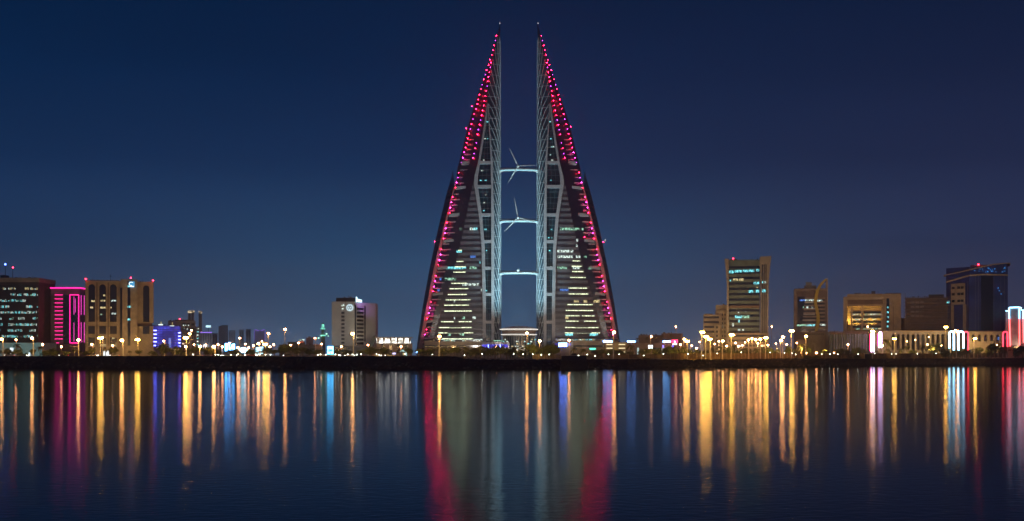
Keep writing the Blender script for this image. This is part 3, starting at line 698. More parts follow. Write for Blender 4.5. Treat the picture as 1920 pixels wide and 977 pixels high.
wbox('roof_neon', emi('purple_neon', (.35, .16, 1), 1.4), t, 374, 397, 622.5, 624, 1400, .5, -.8); wbox('sign_panel', emi('sign_cyan', (.55, .9, 1), 1.8), t, 386, 395, 610, 614, 1400, .5, 1); wbox('sign_post', M_DARK, t, 390, 391, 614, 622, 1400, .4, 1)
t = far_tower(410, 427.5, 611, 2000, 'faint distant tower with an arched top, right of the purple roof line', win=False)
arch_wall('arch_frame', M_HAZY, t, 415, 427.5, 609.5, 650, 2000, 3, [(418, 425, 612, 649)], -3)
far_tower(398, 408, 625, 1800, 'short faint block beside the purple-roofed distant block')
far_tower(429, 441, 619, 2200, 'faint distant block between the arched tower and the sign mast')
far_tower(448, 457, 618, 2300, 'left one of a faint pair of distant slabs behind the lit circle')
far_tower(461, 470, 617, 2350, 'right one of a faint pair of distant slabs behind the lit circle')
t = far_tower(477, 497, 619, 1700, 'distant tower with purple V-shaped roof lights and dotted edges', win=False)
Yv = 1700; EV = emi('purple_neon', (.35, .16, 1), 1.4)
MB().path([(X(477, Yv), Yv - 1, Z(617, Yv)), (X(485.5, Yv), Yv - 1, Z(620.5, Yv))], .4, 4).path([(X(489, Yv), Yv - 1, Z(620.5, Yv)), (X(497, Yv), Yv - 1, Z(617, Yv))], .4, 4).build('roof_neon', EV, t)
for i in range(6):
    for p in (477.4, 496.6): MB().ball((X(p, Yv), Yv - 1, Z(621 + i*3.2, Yv)), .5, 6, 4).build('edge_light', EV, t)

# bright shop signs and small shops on the left centre
def board(nm, lab, p0, p1, q0, q1, Y, m, legs=True, back=M_DARK):
    t = root(nm, lab, 'sign', p0, p1, Y); t.location.z = gz(t.location.x)
    wbox('panel', m, t, p0, p1, q0, q1, Y, .3, -.2); wbox('housing', back, t, p0 - .6, p1 + .6, q0 - .6, q1 + .6, Y, .8, .12)
    if legs:
        b = MB()
        for p in ((p0*.8 + p1*.2), (p0*.2 + p1*.8)): b.tube((X(p, Y), Y + .5, gz(X(p, Y))), (X(p, Y), Y + .5, Z(q1, Y)), .15)
        b.build('posts', M_POLE, t)
    return t
E_SGN = emi('sign_bluewhite', (.16, .36, 1.0), 18, True); E_SW = emi('sign_brightwhite', (.80, .97, 1.0), 7, True)
Y = 700
t = root('letter_sign', 'tall glowing blue-white letter shapes standing on the shop roof', 'sign', 422, 440, Y)
E_LB = emi('letter_blue', (.10, .42, 1.0), 22, True)
b = MB()
for p0, p1, q0, q1 in ((422,426.5,644,658),(426.5,429,644.5,647),(429,431,646,656),(434,436,646,656),(431,434,651,657.5),(436,437.5,645,650),(437.5,440,644.5,656)): b.box(X(p0, Y), X(p1, Y), Y - .3, Y + .3, Z(q1, Y), Z(q0, Y))
b.build('letters', E_LB, t); wbox('cap_light', E_LB, t, 428, 432, 642, 643.6, Y, .4)
wbox('support_frame', M_DARK, t, 421, 441, 658.3, 659.2, Y, .6)
b = MB(); [b.tube((X(p, Y), Y, gz(-150)), (X(p, Y), Y, Z(658, Y)), .2) for p in (424, 430, 438)]; b.build('posts', M_POLE, t)
t = root('round_sign', 'glowing white oval sign between the blue letters and the lit canopy', 'sign', 449, 464, Y)
b = MB(); cxx, czz = X(456, Y), Z(656.5, Y)
b.prism([(cxx + 2.1*math.cos(a_*math.pi/10), czz + 1.45*math.sin(a_*math.pi/10)) for a_ in range(20)], Y - .3, Y + .3); b.build('face', emi('oval_white', (.35, .8, 1), 14, True), t)
MB().tube((cxx + .9, Y + .6, gz(-150)), (cxx + .9, Y + .6, czz), .25).build('post', M_WHITE, t)
t = root('canopy_kiosk', 'small kiosk with slatted blue-white lit canopy beside the oval sign', 'kiosk', 476, 494, Y)
b = MB()
for i in range(4): b.prism([(X(477 + i, Y), Z(659.5 - 2.2*i, Y)), (X(492, Y), Z(657 - 1.9*i, Y)), (X(492.5, Y), Z(655.8 - 1.9*i, Y)), (X(478 + i, Y), Z(658.3 - 2.2*i, Y))], Y - .4, Y + 2)
b.build('canopy_slats', emi('kiosk_light', (.4, .8, 1.0), 4, True), t)
wbox('counter', emi('kiosk_counter', (.55, .9, 1.0), 1.9), t, 484, 493, 662, 666, Y, .3); wbox('wall', M_TAN, t, 478, 494, 660, None, Y, 3, 1)
# low dark buildings left of the hotel
Y = 900
t = root('low_block', 'long low dark building with a tree before it, left of the hotel', 'building', 525, 600, Y, face=True)
wbox('wall', mat('dusky_render', (.13, .13, .13), .9), t, 524, 603, 647, None, Y, 20); wbox('upper_storey', mat('dusky_render', (.13,.13,.13), .9), t, 540, 572, 641, 647.2, Y, 14, 3)
wbox('roof_parapet', M_BROWN, t, 523.6, 603.4, 646.2, 647.6, Y, 20.5, -.3)
t = root('fuel_canopy_sign', 'small white and red lit roof sign on the low dark building', 'sign', 560, 572, Y)
wbox('panel', E_WHT, t, 560.5, 571, 636, 639, Y, .4, -.6); wbox('base_board', emi('sign_red', (.8, .12, .05), .5), t, 563, 569, 639.4, 643, Y, .4, -.5); wbox('bracket', M_DARK, t, 564.8, 566.6, 643.1, 647, Y, .4, -.4)
t = root('pink_block', 'small square pinkish block with blank walls, left of the green-lit minaret', 'building', 573, 590, 930, face=True)
wbox('wall', mat('pink_render', (.42, .30, .28), .85), t, 574, 587, 633, None, 930, 12); wbox('stair_head', mat('pink_render2', (.34, .25, .24), .85), t, 578, 582, 630.5, 633, 930, 5, 3)
# minaret
Y = 1000
t = root('minaret', 'green-lit minaret rising left of the hotel', 'minaret', 600, 611, Y)
E_GM = emi('minaret_green', (.22, .85, .62), 1.2, var=.5, scale=.3); cxm = X(605.5, Y)
MB().tube((cxm, Y, 3), (cxm, Y, Z(628, Y)), 1.9, 1.7, 8).build('shaft', mat('minaret_stone', (.4, .42, .35), .8), t)
MB().tube((cxm, Y, Z(616, Y)), (cxm, Y, Z(608, Y)), 1.1, 1.0, 8).build('lantern', E_GM, t)
MB().tube((cxm, Y, Z(628, Y)), (cxm, Y, Z(616, Y)), 1.3, 1.2, 8).build('upper_shaft', mat('minaret_stone', (.4,.42,.35), .8), t)
MB().tube((cxm, Y, Z(617.4, Y)), (cxm, Y, Z(616, Y)), 2.0, 2.0, 8).tube((cxm, Y, Z(630, Y)), (cxm, Y, Z(628, Y)), 2.4, 2.4, 8).build('balcony', E_GM, t)
MB().ball((cxm, Y, Z(608, Y)), 1.0, 8, 5, 1.2).build('cap', mat('minaret_stone', (.4,.42,.35), .8), t); MB().tube((cxm, Y, Z(606, Y)), (cxm, Y, Z(603, Y)), .12, .05).build('finial', M_POLE, t)
b = MB()
for p, q, r_ in ((598, 634, 1.0), (603, 630, .6), (613, 626, 1.0), (616, 630, .6)): b.ball((X(p, Y), Y - 2, Z(q, Y)), r_*.7, 6, 4)
b.build('floodlights', emi('green_flood', (.45, 1, .65), 2.2), t)
board('billboard', 'brilliant blue-white billboard at the left foot of the hotel', 614, 625, 649.5, 664, 660, emi('billboard_blue', (.08, .52, 1.0), 20, True))

# 6 hotel
Y = 850
t = root('hotel', 'pale hotel block with a round white emblem and violet-washed right side', 'hotel', 622, 700, Y)
M_HOT = mat('hotel_render', (.52, .53, .50), .75, var=.1)
wbox('wall', M_HOT, t, 622, 665, 565.5, None, Y, 26)
wbox('roof_plant', M_DARK, t, 629, 667, 558, 565.7, Y, 14, 3)
rt_ = MB(); x0, x1 = X(665, Y), X(699.5, Y)
rt_.plan([(x0, Y + .05), (x1, Y + 16), (x1, Y + 30), (x0, Y + 26)], 3, Z(567, Y)); rt_.build('side_wing', M_HOT, t)
for i in range(2): wbox('lit_window', E_WHT, t, 640.5, 645.5, 571 + i*7, 574 + i*7, Y, .2, -.2)
for i in range(10): wbox('window', M_DGLASS, t, 640, 646, 585 + i*7 - .2, 588.6 + i*7, Y, .2, -.15)
wbox('recess', M_DGLASS, t, 665.1, 667.5, 572, 648, Y, .25, -.3)
def onwing(u0, u1, q0, q1, m, nm, dy=-.3):
    a_, b_ = lerp(x0, x1, u0), lerp(x0, x1, u1); ya, yb_ = lerp(Y, Y + 16, u0), lerp(Y, Y + 16, u1)
    MB().plan([(a_, ya + dy), (b_, yb_ + dy), (b_, yb_ + dy + .2), (a_, ya + dy + .2)], Z(q1, Y), Z(q0, Y)).build(nm, m, t)
for i in range(10): onwing(.10, .42, 577 + i*7.2, 581 + i*7.2, M_DGLASS, 'window')
onwing(.46, .52, 573, 640, M_DGLASS, 'slot_window')
em = thing('hotel_emblem', 'round white illuminated emblem with a wreath around a letter, on the hotel wall', 'sign', (X(656, Y), Y - .3, Z(577, Y)))
cxx, czz = X(656, Y), Z(577, Y); R_ = 2.4
MB().prism([(cxx + R_*math.cos(k*math.pi/16), czz + R_*math.sin(k*math.pi/16)) for k in range(32)], Y - .5, Y - .1).build('disc', emi('emblem_white', (.70, .92, 1), 1.05, True), em)
b = MB(); DS = mat('emblem_dark', (.03, .04, .06), .6)
for k in range(-5, 6):
    for sg_ in (1, -1):
        a_ = math.radians(k*13) ; b.tube((cxx + sg_*1.55*math.cos(a_), Y - .6, czz + 1.55*math.sin(a_)), (cxx + sg_*1.2*math.cos(a_ + .1), Y - .6, czz + 1.2*math.sin(a_ + .1)), .17, n=4)
S = [(.45, .62), (.2, .85), (-.2, .85), (-.42, .6), (-.3, .25), (.0, .05), (.32, -.2), (.42, -.55), (.2, -.85), (-.2, -.85), (-.45, -.62)]
b.path([(cxx + a_, Y - .6, czz + c_) for a_, c_ in S], .24, 4); b.build('wreath_and_letter', DS, em)
rs = thing('hotel_roof_sign', 'small white lit lettering on the hotel roof edge', 'sign', (X(672, Y), Y + 1, Z(567, Y)))
b = MB()
for i, (h0, wd) in enumerate(((556.5, 2.4), (560, 1.3), (560.5, 1.3), (560.2, 1.3), (561, 1.3), (560.8, 1.4))):
    p = 667 + [0, 2.9, 4.6, 6.3, 8.0, 9.7][i]; b.box(X(p, Y), X(p + wd, Y), Y + 1, Y + 1.3, Z(566.3 + i*.15, Y), Z(h0 + i*.2, Y))
b.build('letters', emi('roofsign_white', (.62, .92, 1), 3.0, True), rs)
wbox('podium', mat('dusky_render', (.13,.13,.13), .9), t, 627, 695, 649.5, None, Y, 6, -8)
for i in range(5): wbox('podium_window', M_TGLASS, t, 631 + i*6, 635 + i*6, 651, 662, Y, .3, -8.3)
spot('floodlight', (X(672, Y), Y - 8, 12), (X(682, Y), Y + 8, 30), 11000, (1.0, .80, .52), 70)
spot('floodlight', (X(690, Y), Y - 4, 40), (X(684, Y), Y + 8, 44), 3200, (.55, .18, 1.0), 110)
spot('floodlight', (X(640, 800), 800, 8), (X(645, Y), Y, 26), 16000, (.90, .98, .92), 80)
# slanted glass wedge and white-lit hall
Y = 820
t = root('glass_wedge', 'slanted teal glass wedge leaning between the hotel and the white-lit hall', 'building', 692, 705, Y)
MB().prism([(X(692, Y), Z(649, Y)), (X(699, Y), Z(631.5, Y)), (X(703.5, Y), Z(629, Y)), (X(705.5, Y), Z(632, Y)), (X(698.5, Y), Z(650, Y))], Y, Y + 8).build('glass', mat('wedge_glass', (.10, .22, .20), .3), t)
wbox('base', M_CONC, t, 690, 706, 650.5, None, Y, 8, .2)
for k in range(4): MB().tube((X(694 + k*2.6, Y), Y - .2, Z(649, Y)), (X(699.5 + k*1.9, Y), Y - .2, Z(632.5, Y)), .12, n=4).build('mullion', M_MULL, t)
Y = 800
t = root('lit_hall', 'low hall with brilliant white under-roof lighting, left of the left tower', 'hall', 704, 775, Y, face=True)
wbox('roof_slab', M_WHITE, t, 703, 774, 632, 633.6, Y, 16, -2); wbox('back_wall', emi('hall_wall_glow', (1.0, .95, .82), 2.2, True, var=.7, scale=.3), t, 706, 770, 634, 643.4, Y, .3, 4)  # the back wall's bright wash is put into its own emission
wbox('lower_wall', M_TAN, t, 706, 773, 643.8, None, Y, 8, 2)
for p in (709, 720, 733, 745, 757, 768):
    b = MB(); b.prism([(X(p - 2.5, Y), Z(634, Y)), (X(p + 2.5, Y), Z(634, Y)), (X(p + .8, Y), Z(643.5, Y)), (X(p - .8, Y), Z(643.5, Y))], Y - .4, Y + .4); b.build('tapered_column', mat('hall_column', (.55,.52,.46), .7), t)
for p, r_ in ((710, .7), (734, 1.0), (743, 1.2), (757, .6), (768, .6)): MB().ball((X(p, Y), Y + 1.4, Z(636, Y)), r_*.5, 8, 5).build('flood_lamp', emi('hall_flood', (1.0, .93, .8), 30, True), t)
for p in (712.5, 727, 741, 756): wbox('dark_opening', M_DGLASS, t, p + 3, p + 8, 645, 662, Y, .2, 1.8)
# small lit kiosks between the hall and the left tower
Y = 650
board('shop_sign', 'blue-white strip sign left of the left tower base', 779, 787, 658, 661.5, Y, E_SGN)
t = root('arched_kiosk', 'arched teal-lit kiosk before the white-lit hall', 'kiosk', 748, 763, Y)
b = MB(); pts = [(X(749, Y), Y, Z(659, Y)), (X(752, Y), Y, Z(657.5, Y)), (X(759, Y), Y, Z(658, Y)), (X(762, Y), Y, Z(661, Y)), (X(762.3, Y), Y, Z(667, Y))]; b.path(pts, .45, 6); b.build('arch', emi('kiosk_teal', (.5, .85, .8), .9), t)
wbox('wall', M_GREY, t, 750, 761, 661, None, Y, 3, 1); wbox('lit_window', E_YEL, t, 755, 759.5, 662, 665.5, Y, .2, .8)
board('shop_sign', 'small violet-white lit panel left of the arched kiosk', 736, 742, 661.5, 664.5, Y, emi('panel_violet', (.6, .55, 1), 2.2))

# ------------------------------------------------------------------ mall podium around the towers
Y = 850
t = root('podium_left', 'blue-lit podium terrace at the inner foot of the left tower', 'building', 900, 960, Y); t.name = 'podium_terrace'
wbox('wall', mat('podium_render', (.35, .33, .36), .7), t, 903, 955, 641.5, None, Y, 14)
wbox('blue_soffit', emi('blue_wash2', (.06, .05, .95), .9, True), t, 904, 952, 646, 651.5, Y, .3, -.2)
for p in (915.5, 938): wbox('light_column', emi('blue_column', (.15, .22, 1), 12, True), t, p - .7, p + .7, 646.5, 652.5, Y, .3, -.5)
wbox('skylight', E_GRN, t, 925, 950, 638, 639.6, Y, 6, 2)
t = root('podium_terrace', 'podium shops with a blazing blue sign at the inner foot of the right tower', 'building', 1035, 1075, Y)
wbox('wall', mat('podium_render2', (.33, .32, .36), .7), t, 1036, 1075, 641, None, Y, 14)
wbox('blue_soffit', emi('blue_wash2', (.06, .05, .95), .9, True), t, 1040, 1070, 644, 648, Y, .3, -.2)
board('mall_sign', 'blazing blue-white sign on the podium at the inner foot of the right tower', 1047, 1063, 643, 650, 838, emi('mall_blue', (.10, .22, 1.0), 22, True))
Y = 870
t = root('tower_annex', 'tan banded annex across the foot of the right tower', 'building', 1070, 1180, Y)
for i, (q0, q1, m) in enumerate(((635, 638.5, M_DGLASS), (638.7, 647, M_TAN), (647.2, 651, M_DGLASS), (651.2, None, M_TAN))): wbox('storey_band', m, t, 1042, 1160, q0, q1, Y, 20, -.3*(i % 2))
litrow(t, 1064, 1135, 635.6, 638.2, Y, [E_WHT, E_CYAN, E_YEL], 2.1, .7, 77, -.5)
t = root('tower_annex', 'tan banded annex across the foot of the left tower', 'building', 797, 905, Y)
for i, (q0, q1, m) in enumerate(((637, 640, M_DGLASS), (640.2, 647, M_TAN), (647.2, 651.5, M_DGLASS), (651.7, None, M_TAN))): wbox('storey_band', m, t, 796, 903, q0, q1, Y, 20, -.3*(i % 2))
litrow(t, 812, 900, 637.4, 639.8, Y, [E_WHT, E_YEL, E_GRN], 2.6, .55, 78, -.5)
board('green_sign', 'green illuminated sign low before the right tower', 1105.5, 1117, 652.5, 656, 760, emi('sign_green', (.12, .85, .55), 2.2, True))
Y = 700
t = root('louvred_building', 'low building with three pale lit louvre lines, right of the right tower base', 'building', 1135, 1175, Y, face=True)
wbox('wall', mat('louvre_wall', (.30, .26, .20), .8), t, 1135, 1175, 642, None, Y, 12)
for q in (646, 653, 660):
    wbox('louvre_light', emi('louvre_light', (1, .86, .5), 1.3), t, 1137, 1148.5, q - .8, q + .8, Y, .3, -.2); wbox('louvre_light', emi('louvre_light', (1, .86, .5), 1.3), t, 1160, 1172, q - .8, q + .8, Y, .3, -.2)
board('shop_sign', 'blue-white strip sign on the roof of the louvred building', 1131, 1148, 638.5, 642, 705, E_SGN, False)
t = root('mall_building', 'low brown mall with shop signs and rooftop palms, right of the towers', 'mall', 1175, 1300, 830, face=True); Y = 830
wbox('wall', mat('mall_render', (.30, .24, .22), .8), t, 1168, 1290, 643, None, Y, 30)
wbox('upper_storey', mat('mall_render2', (.17, .14, .14), .8), t, 1197, 1240, 628, 643, Y, 20, 6); wbox('upper_storey', mat('mall_render3', (.20, .15, .15), .8), t, 1240, 1280, 625, 643, Y, 20, 5)
wbox('facade_panel', mat('mall_mauve', (.35, .26, .34), .7), t, 1237, 1262, 638, 647, Y, .5, -.5); wbox('glass_front', M_TGLASS, t, 1226, 1240, 652, 664, Y, .3, -.3)
wbox('white_pillar', emi('pillar_light', (.95, .9, .8), .8), t, 1241, 1246, 652, 664.5, Y, .5, -.5); wbox('white_pillar', emi('pillar_light2', (.6, .85, .85), .8), t, 1195, 1198, 652, 664.5, Y, .5, -.5)
wbox('stone_pillar', M_BEIGE, t, 1277, 1279, 625, 643, Y, 1, 4)
litrow(t, 1228, 1238, 657.6, 659.4, Y, [E_WHT, E_GRN], 1.3, .9, 79, -.5)
board('shop_sign', 'blue-white strip sign at the left end of the low mall', 1176, 1191, 639, 642, 815, E_SGN, False)
board('shop_sign', 'longest blue-white sign, under the rooftop palms of the low mall', 1243, 1257, 639, 642, 815, emi('sign_blue_long', (.15, .45, 1.0), 22, True), False)
board('shop_sign', 'square white sign on the low mall, under a street lamp', 1216, 1223.5, 647.5, 653.5, 815, E_SW, False)
Y = 815
t = root('logo_sign', 'white figure-like logo on a red glowing board at the right end of the mall', 'sign', 1260, 1270, Y)
wbox('board', emi('sign_crimson', (.95, .03, .16), 3.5, True), t, 1259, 1271, 637, 643, Y, .3)
b = MB(); b.ball((X(1265, Y), Y - .3, Z(640, Y)), .45, 6, 4).box(X(1264, Y), X(1266.5, Y), Y - .5, Y - .2, Z(643, Y), Z(640.5, Y)).box(X(1261, Y), X(1269, Y), Y - .5, Y - .2, Z(646.5, Y), Z(644, Y)); b.build('logo_mark', emi('logo_white', (1, .9, .95), 3, True), t)
for p in (1243.5, 1261.5): wbox('blue_lamp', emi('blue_lampbox', (.10, .08, 1), 8, True), t, p - 1, p + 1, 647.5, 651, Y, .4, -.2)

# ------------------------------------------------------------------ right-hand buildings
Y = 900
t = root('stepped_block', 'beige stepped block left of the flared concrete tower', 'building', 1318, 1366, Y, face=True)
M_ST = mat('stepped_beige', (.38, .33, .25), .8)
wbox('wall', M_ST, t, 1319, 1349, 590, None, Y, 24); wbox('upper_block', M_ST, t, 1341, 1366, 582, None, Y, 26, 3.2); wbox('round_drum', M_ST, t, 1342, 1363, 571.5, 583, Y, 12, 6)
wbox('roof_slab', M_BROWN, t, 1321, 1336, 588.4, 590, Y, 10, 2)
for i in range(4): wbox('window_band', M_DGLASS, t, 1320, 1348, 593 + i*9, 597 + i*9, Y, .2, -.15)
for i in range(7):
    for j in range(2): wbox('window', M_DGLASS, t, 1353.5 + j*4.6, 1355.6 + j*4.6, 588 + i*8, 592 + i*8, Y, .2, 3.0)
wbox('front_bay', M_ST, t, 1339, 1350, 609, None, Y, 4, -4)
for i in range(5): wbox('window', M_DGLASS, t, 1342.5, 1346, 612 + i*8, 616 + i*8, Y, .2, -4.2)
wbox('lit_window', E_WHT, t, 1354, 1356, 610, 614, Y, .2, 2.7)
# flared tower
Y = 880
t = root('flared_tower', 'concrete tower with side walls flaring out at the top and teal lit windows', 'office tower', 1359, 1445, Y, face=True)
M_FL = mat('flared_concrete', (.33, .30, .25), .8, var=.15)
def X_(p): return X(p, Y)
def Z_(q): return Z(q, Y)
wl = [(1359, 485), (1367, 485), (1367, 500), (1367, 680), (1363.5, 680), (1363.5, 590), (1363.5, 535), (1361.5, 505)]
MB().prism([(X_(a_), Z_(c_)) for a_, c_ in wl], Y - 2, Y + 24).build('left_wall', M_FL, t)
wr = [(1424, 482), (1445.5, 481), (1443.2, 500), (1440.5, 530), (1439.5, 600), (1439.5, 680), (1425.6, 680), (1425.6, 530), (1424, 500)]
MB().prism([(X_(a_), Z_(c_)) for a_, c_ in wr], Y - 2, Y + 24).build('right_wall', M_FL, t)
wbox('floors', mat('flared_panel', (.13, .18, .17), .7), t, 1367.2, 1424, 487, None, Y, 22, .5)
for i in range(15):
    q = 499 + i*10.1; wbox('window_band', M_DGLASS, t, 1367.3, 1424, q, q + 4.3, Y, .3, .3)
wbox('brown_band', M_BROWN, t, 1367.3, 1424, 573, 577.5, Y, .5, .1)
for j in range(3): wbox('slot_window', M_DGLASS, t, 1427.8 + j*3.4, 1429.6 + j*3.4, 497, 625, Y, .3, -2.2)
for (a_, c_, q, h, m) in ((1367.6,1376,509.5,5,E_CYAN),(1378,1385,508.5,4.2,E_CYAN),(1386,1391,508.5,4.2,E_CYAN),(1393,1403,508,4.2,E_CYAN),(1404,1414,507.8,4.2,E_CYAN),(1418,1423,507,4.2,E_CYAN),(1369,1371,526,3,E_CYAN),(1375,1384,524,3.6,E_YEL),(1386,1394,524,4.2,E_YEL),(1413,1423,531,4.4,E_CYAN),(1404,1412,546.5,4.8,E_CYAN),(1417,1423,546,4.8,E_CYAN),(1418,1421,539,2.2,E_YEL),(1428,1430,530,4,E_CYAN),(1433,1436,530,4,E_WHT),(1428,1435,546,5,E_CYAN),(1378.5,1391,594,4.6,E_CYAN),(1391.5,1405,594,4.6,E_GRN),(1384,1386,586,2,E_WHT),(1397,1399,585,2,E_WHT),(1385,1387,602,6,E_CYAN),(1384,1388,618.5,3.6,E_WHT),(1392,1395,618.5,2.6,E_WHT),(1374,1376,609,6,E_WHT)):
    wbox('lit_window', m, t, a_, c_, q - h/2, q + h/2, Y, .2, (-.05 if a_ < 1426 else -2.5))
wbox('podium', M_TAN, t, 1366, 1440, 625, None, Y, 10, -7)
for i in range(3): wbox('podium_window_band', M_DGLASS, t, 1368, 1436, 628 + i*9, 632 + i*9, Y, .3, -7.3)
MB().ball((X_(1375, ), Y + 2, Z_(484)), .45).build('warning_lamp', E_WARN, t)
wbox('roof_plant', M_DARK, t, 1370, 1382, 484.6, 487, Y, 8, 4)
# ribbon tower
Y = 950
t = root('ribbon_tower', 'mid-rise tower with a curving yellow ribbon climbing its front', 'office tower', 1489, 1552, Y, face=True)
wbox('wall', mat('ribbon_wall', (.20, .15, .14), .75), t, 1489, 1549.5, 542, None, Y, 24); wbox('frame', mat('ribbon_frame', (.30, .23, .19), .7), t, 1490, 1549, 541, 545, Y, 1, -.8)
wbox('frame_left', mat('ribbon_frame', (.30,.23,.19), .7), t, 1489.6, 1494, 545.2, 622, Y, 1, -.8)
wbox('dark_glazing', M_DGLASS, t, 1496, 1509, 556, 622, Y, .3, -.2)
for i in range(6):
    q = 566.5 + i*13.1/1.0*.83; wbox('pale_band', M_WHITE, t, 1509 - i*1.1, 1528, q, q + 2, Y, .7, -.6)
for i in range(9): wbox('slab_band', mat('slab_tan', (.36, .29, .25), .8), t, 1510 - i*.8, 1546, 558 + i*6.9, 560.4 + i*6.9, Y, .5, -.55); wbox('window_band', M_DGLASS, t, 1509, 1546, 561.5 + i*6.9, 564 + i*6.9, Y, .3, -.3)
for (a_, c_, q, m) in ((1500,1510,563,E_BLU),(1510,1526,563,E_WHT),(1532,1541,564,E_WHT),(1512,1516,576.5,E_WHT),(1506,1507.6,576,E_GRN),(1521,1524,576.5,E_WHT),(1495,1512,610,E_GRN),(1513,1528,610,E_CYAN),(1537,1548,609.5,E_WHT)): wbox('lit_window', m, t, a_, c_, q - 1.5, q + 1.5, Y, .2, -.9)
rb = [(1548.5, 523.5), (1543, 529), (1537, 536), (1533, 544), (1530, 556), (1528.5, 568), (1531, 580), (1533.5, 592), (1533.5, 604), (1532, 613), (1529.5, 622)]
wr_ = [2.0, 2.6, 3.0, 3.0, 3.0, 2.8, 2.8, 3.0, 3.0, 2.8, 2.6]
MB().prism([(X_(a_ - w_), Z(c_, Y)) for (a_, c_), w_ in zip(rb, wr_)] + [(X_(a_ + w_), Z(c_, Y)) for (a_, c_), w_ in reversed(list(zip(rb, wr_)))], Y - 3.2, Y - 1.4) if False else None
b = MB()
for ((a_, c_), w0), ((d_, e_), w1) in zip(zip(rb, wr_), list(zip(rb, wr_))[1:]):
    b.prism([(X(a_ - w0, Y), Z(c_, Y)), (X(a_ + w0, Y), Z(c_, Y)), (X(d_ + w1, Y), Z(e_, Y)), (X(d_ - w1, Y), Z(e_, Y))], Y - 3.2, Y - 1.6)
b.build('ribbon', mat('yellow_cladding', (.50, .36, .06), .6, var=.12), t)
MB().prism([(X(1547.5, Y), Z(524, Y)), (X(1551, Y), Z(524, Y)), (X(1551.5, Y), Z(622, Y)), (X(1549.7, Y), Z(622, Y)), (X(1549.5, Y), Z(541, Y)), (X(1547.5, Y), Z(541, Y))], Y - 1.5, Y + 12).build('end_wall', M_BEIGE, t)
wbox('roof_plant', M_GREY, t, 1508, 1530, 535, 541, Y, 10, 3); wbox('roof_plant', M_GREY, t, 1511, 1522, 528.5, 535, Y, 8, 4)
# low wall block before it and draped hall
Y = 840
t = root('plain_block', 'plain brown low block under the tower with the yellow ribbon', 'building', 1492, 1560, Y, face=True)
wbox('wall', mat('brown_plain', (.22, .18, .15), .85), t, 1508, 1547, 624, None, Y, 20); wbox('wall', mat('grey_plain', (.20, .18, .18), .85), t, 1547.2, 1566, 622.5, None, Y, 20, .3)
tr = MB()
for i in range(10): tr.box(X(1512 + 3.3*i, Y), X(1514.4 + 3.3*i, Y), Y - .25, Y - .05, Z(627.4, Y), Z(625.6, Y))
tr.build('eaves_windows', M_DGLASS, t); wbox('low_wing', mat('pinkish_plain', (.34, .26, .21), .85), t, 1496, 1511, 637, None, Y, 8, -9)
wbox('lit_window', emi('sign_cyan', (.55, .9, 1), 1.8), t, 1554, 1558, 625, 629, Y, .3, -.1)
t = root('draped_hall', 'wide low hall draped in grey sheeting with a rough dark roofline', 'hall', 1560, 1628, 820, face=True); Y = 820
dr = MB(); fr_pts = []
for i in range(71): fr_pts.append((X(1556 + i, Y), Y + .8*math.sin(i*1.3) + .4*math.sin(i*.47)))
for a_, c_ in zip(fr_pts, fr_pts[1:]): dr.quad((a_[0], a_[1], 3), (c_[0], c_[1], 3), (c_[0], c_[1], Z(626, Y)), (a_[0], a_[1], Z(626, Y)))
dr.build('sheeting', mat('grey_sheeting', (.22, .25, .26), .8, var=.35, scale=.12), t)
wbox('body', M_GREY, t, 1557, 1626, 626.5, None, Y, 20, 2)
ro = MB(); rr = random.Random(4)
for i in range(30): p = 1556 + i*2.35; ro.prism([(X(p, Y), Z(627, Y)), (X(p + 2.6, Y), Z(627, Y)), (X(p + 2.2, Y), Z(620.5 + rr.random()*2, Y)), (X(p + .9, Y), Z(619.3 + rr.random()*3, Y))], Y - 1.2, Y + 6)
ro.build('rough_roofline', M_BROWN, t)
# arcade
Y = 830
t = root('arcade_building', 'long low arcade of tall narrow arches behind the waterfront palms', 'arcade', 1640, 1900, Y)
hs = [(1672 + i*9.3, 1678.4 + i*9.3, 626.5, 656) for i in range(12)]
arch_wall('arched_wall', mat('arcade_stone', (.38, .33, .25), .8), t, 1638, 1783, 621.5, 664, Y, 2, hs)
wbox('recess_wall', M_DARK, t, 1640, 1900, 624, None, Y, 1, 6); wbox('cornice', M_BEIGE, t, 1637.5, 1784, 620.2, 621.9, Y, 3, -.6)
arch_wall('arched_wall', mat('arcade_stone2', (.34, .29, .24), .8), t, 1816, 1881, 621.5, 664, Y, 2, [(1822 + i*11.6, 1828.5 + i*11.6, 627.5, 640) for i in range(5)])
wbox('blue_window', E_BLU, t, 1897 - 12, 1897 - 9, 632, 637, Y, .2, -.2)
for p in (1835, 1847.5, 1858, 1872): wbox('blue_window', E_BLU if p > 1870 else mat('blue_dim', (.05, .05, .25), .4), t, p, p + 2.6, 632, 637.4, Y, .2, 1.2)
for p, q in ((1700, 640), (1715.5, 637.5), (1741, 632)): MB().ball((X(p, Y), Y - .6, Z(q, Y)), .32).build('wall_lamp', emi('wall_lamp_warm', (1, .62, .22), 40, True), t)
wbox('back_roof', M_BROWN, t, 1640, 1884, 619.6, 621.2, Y, 10, 3)
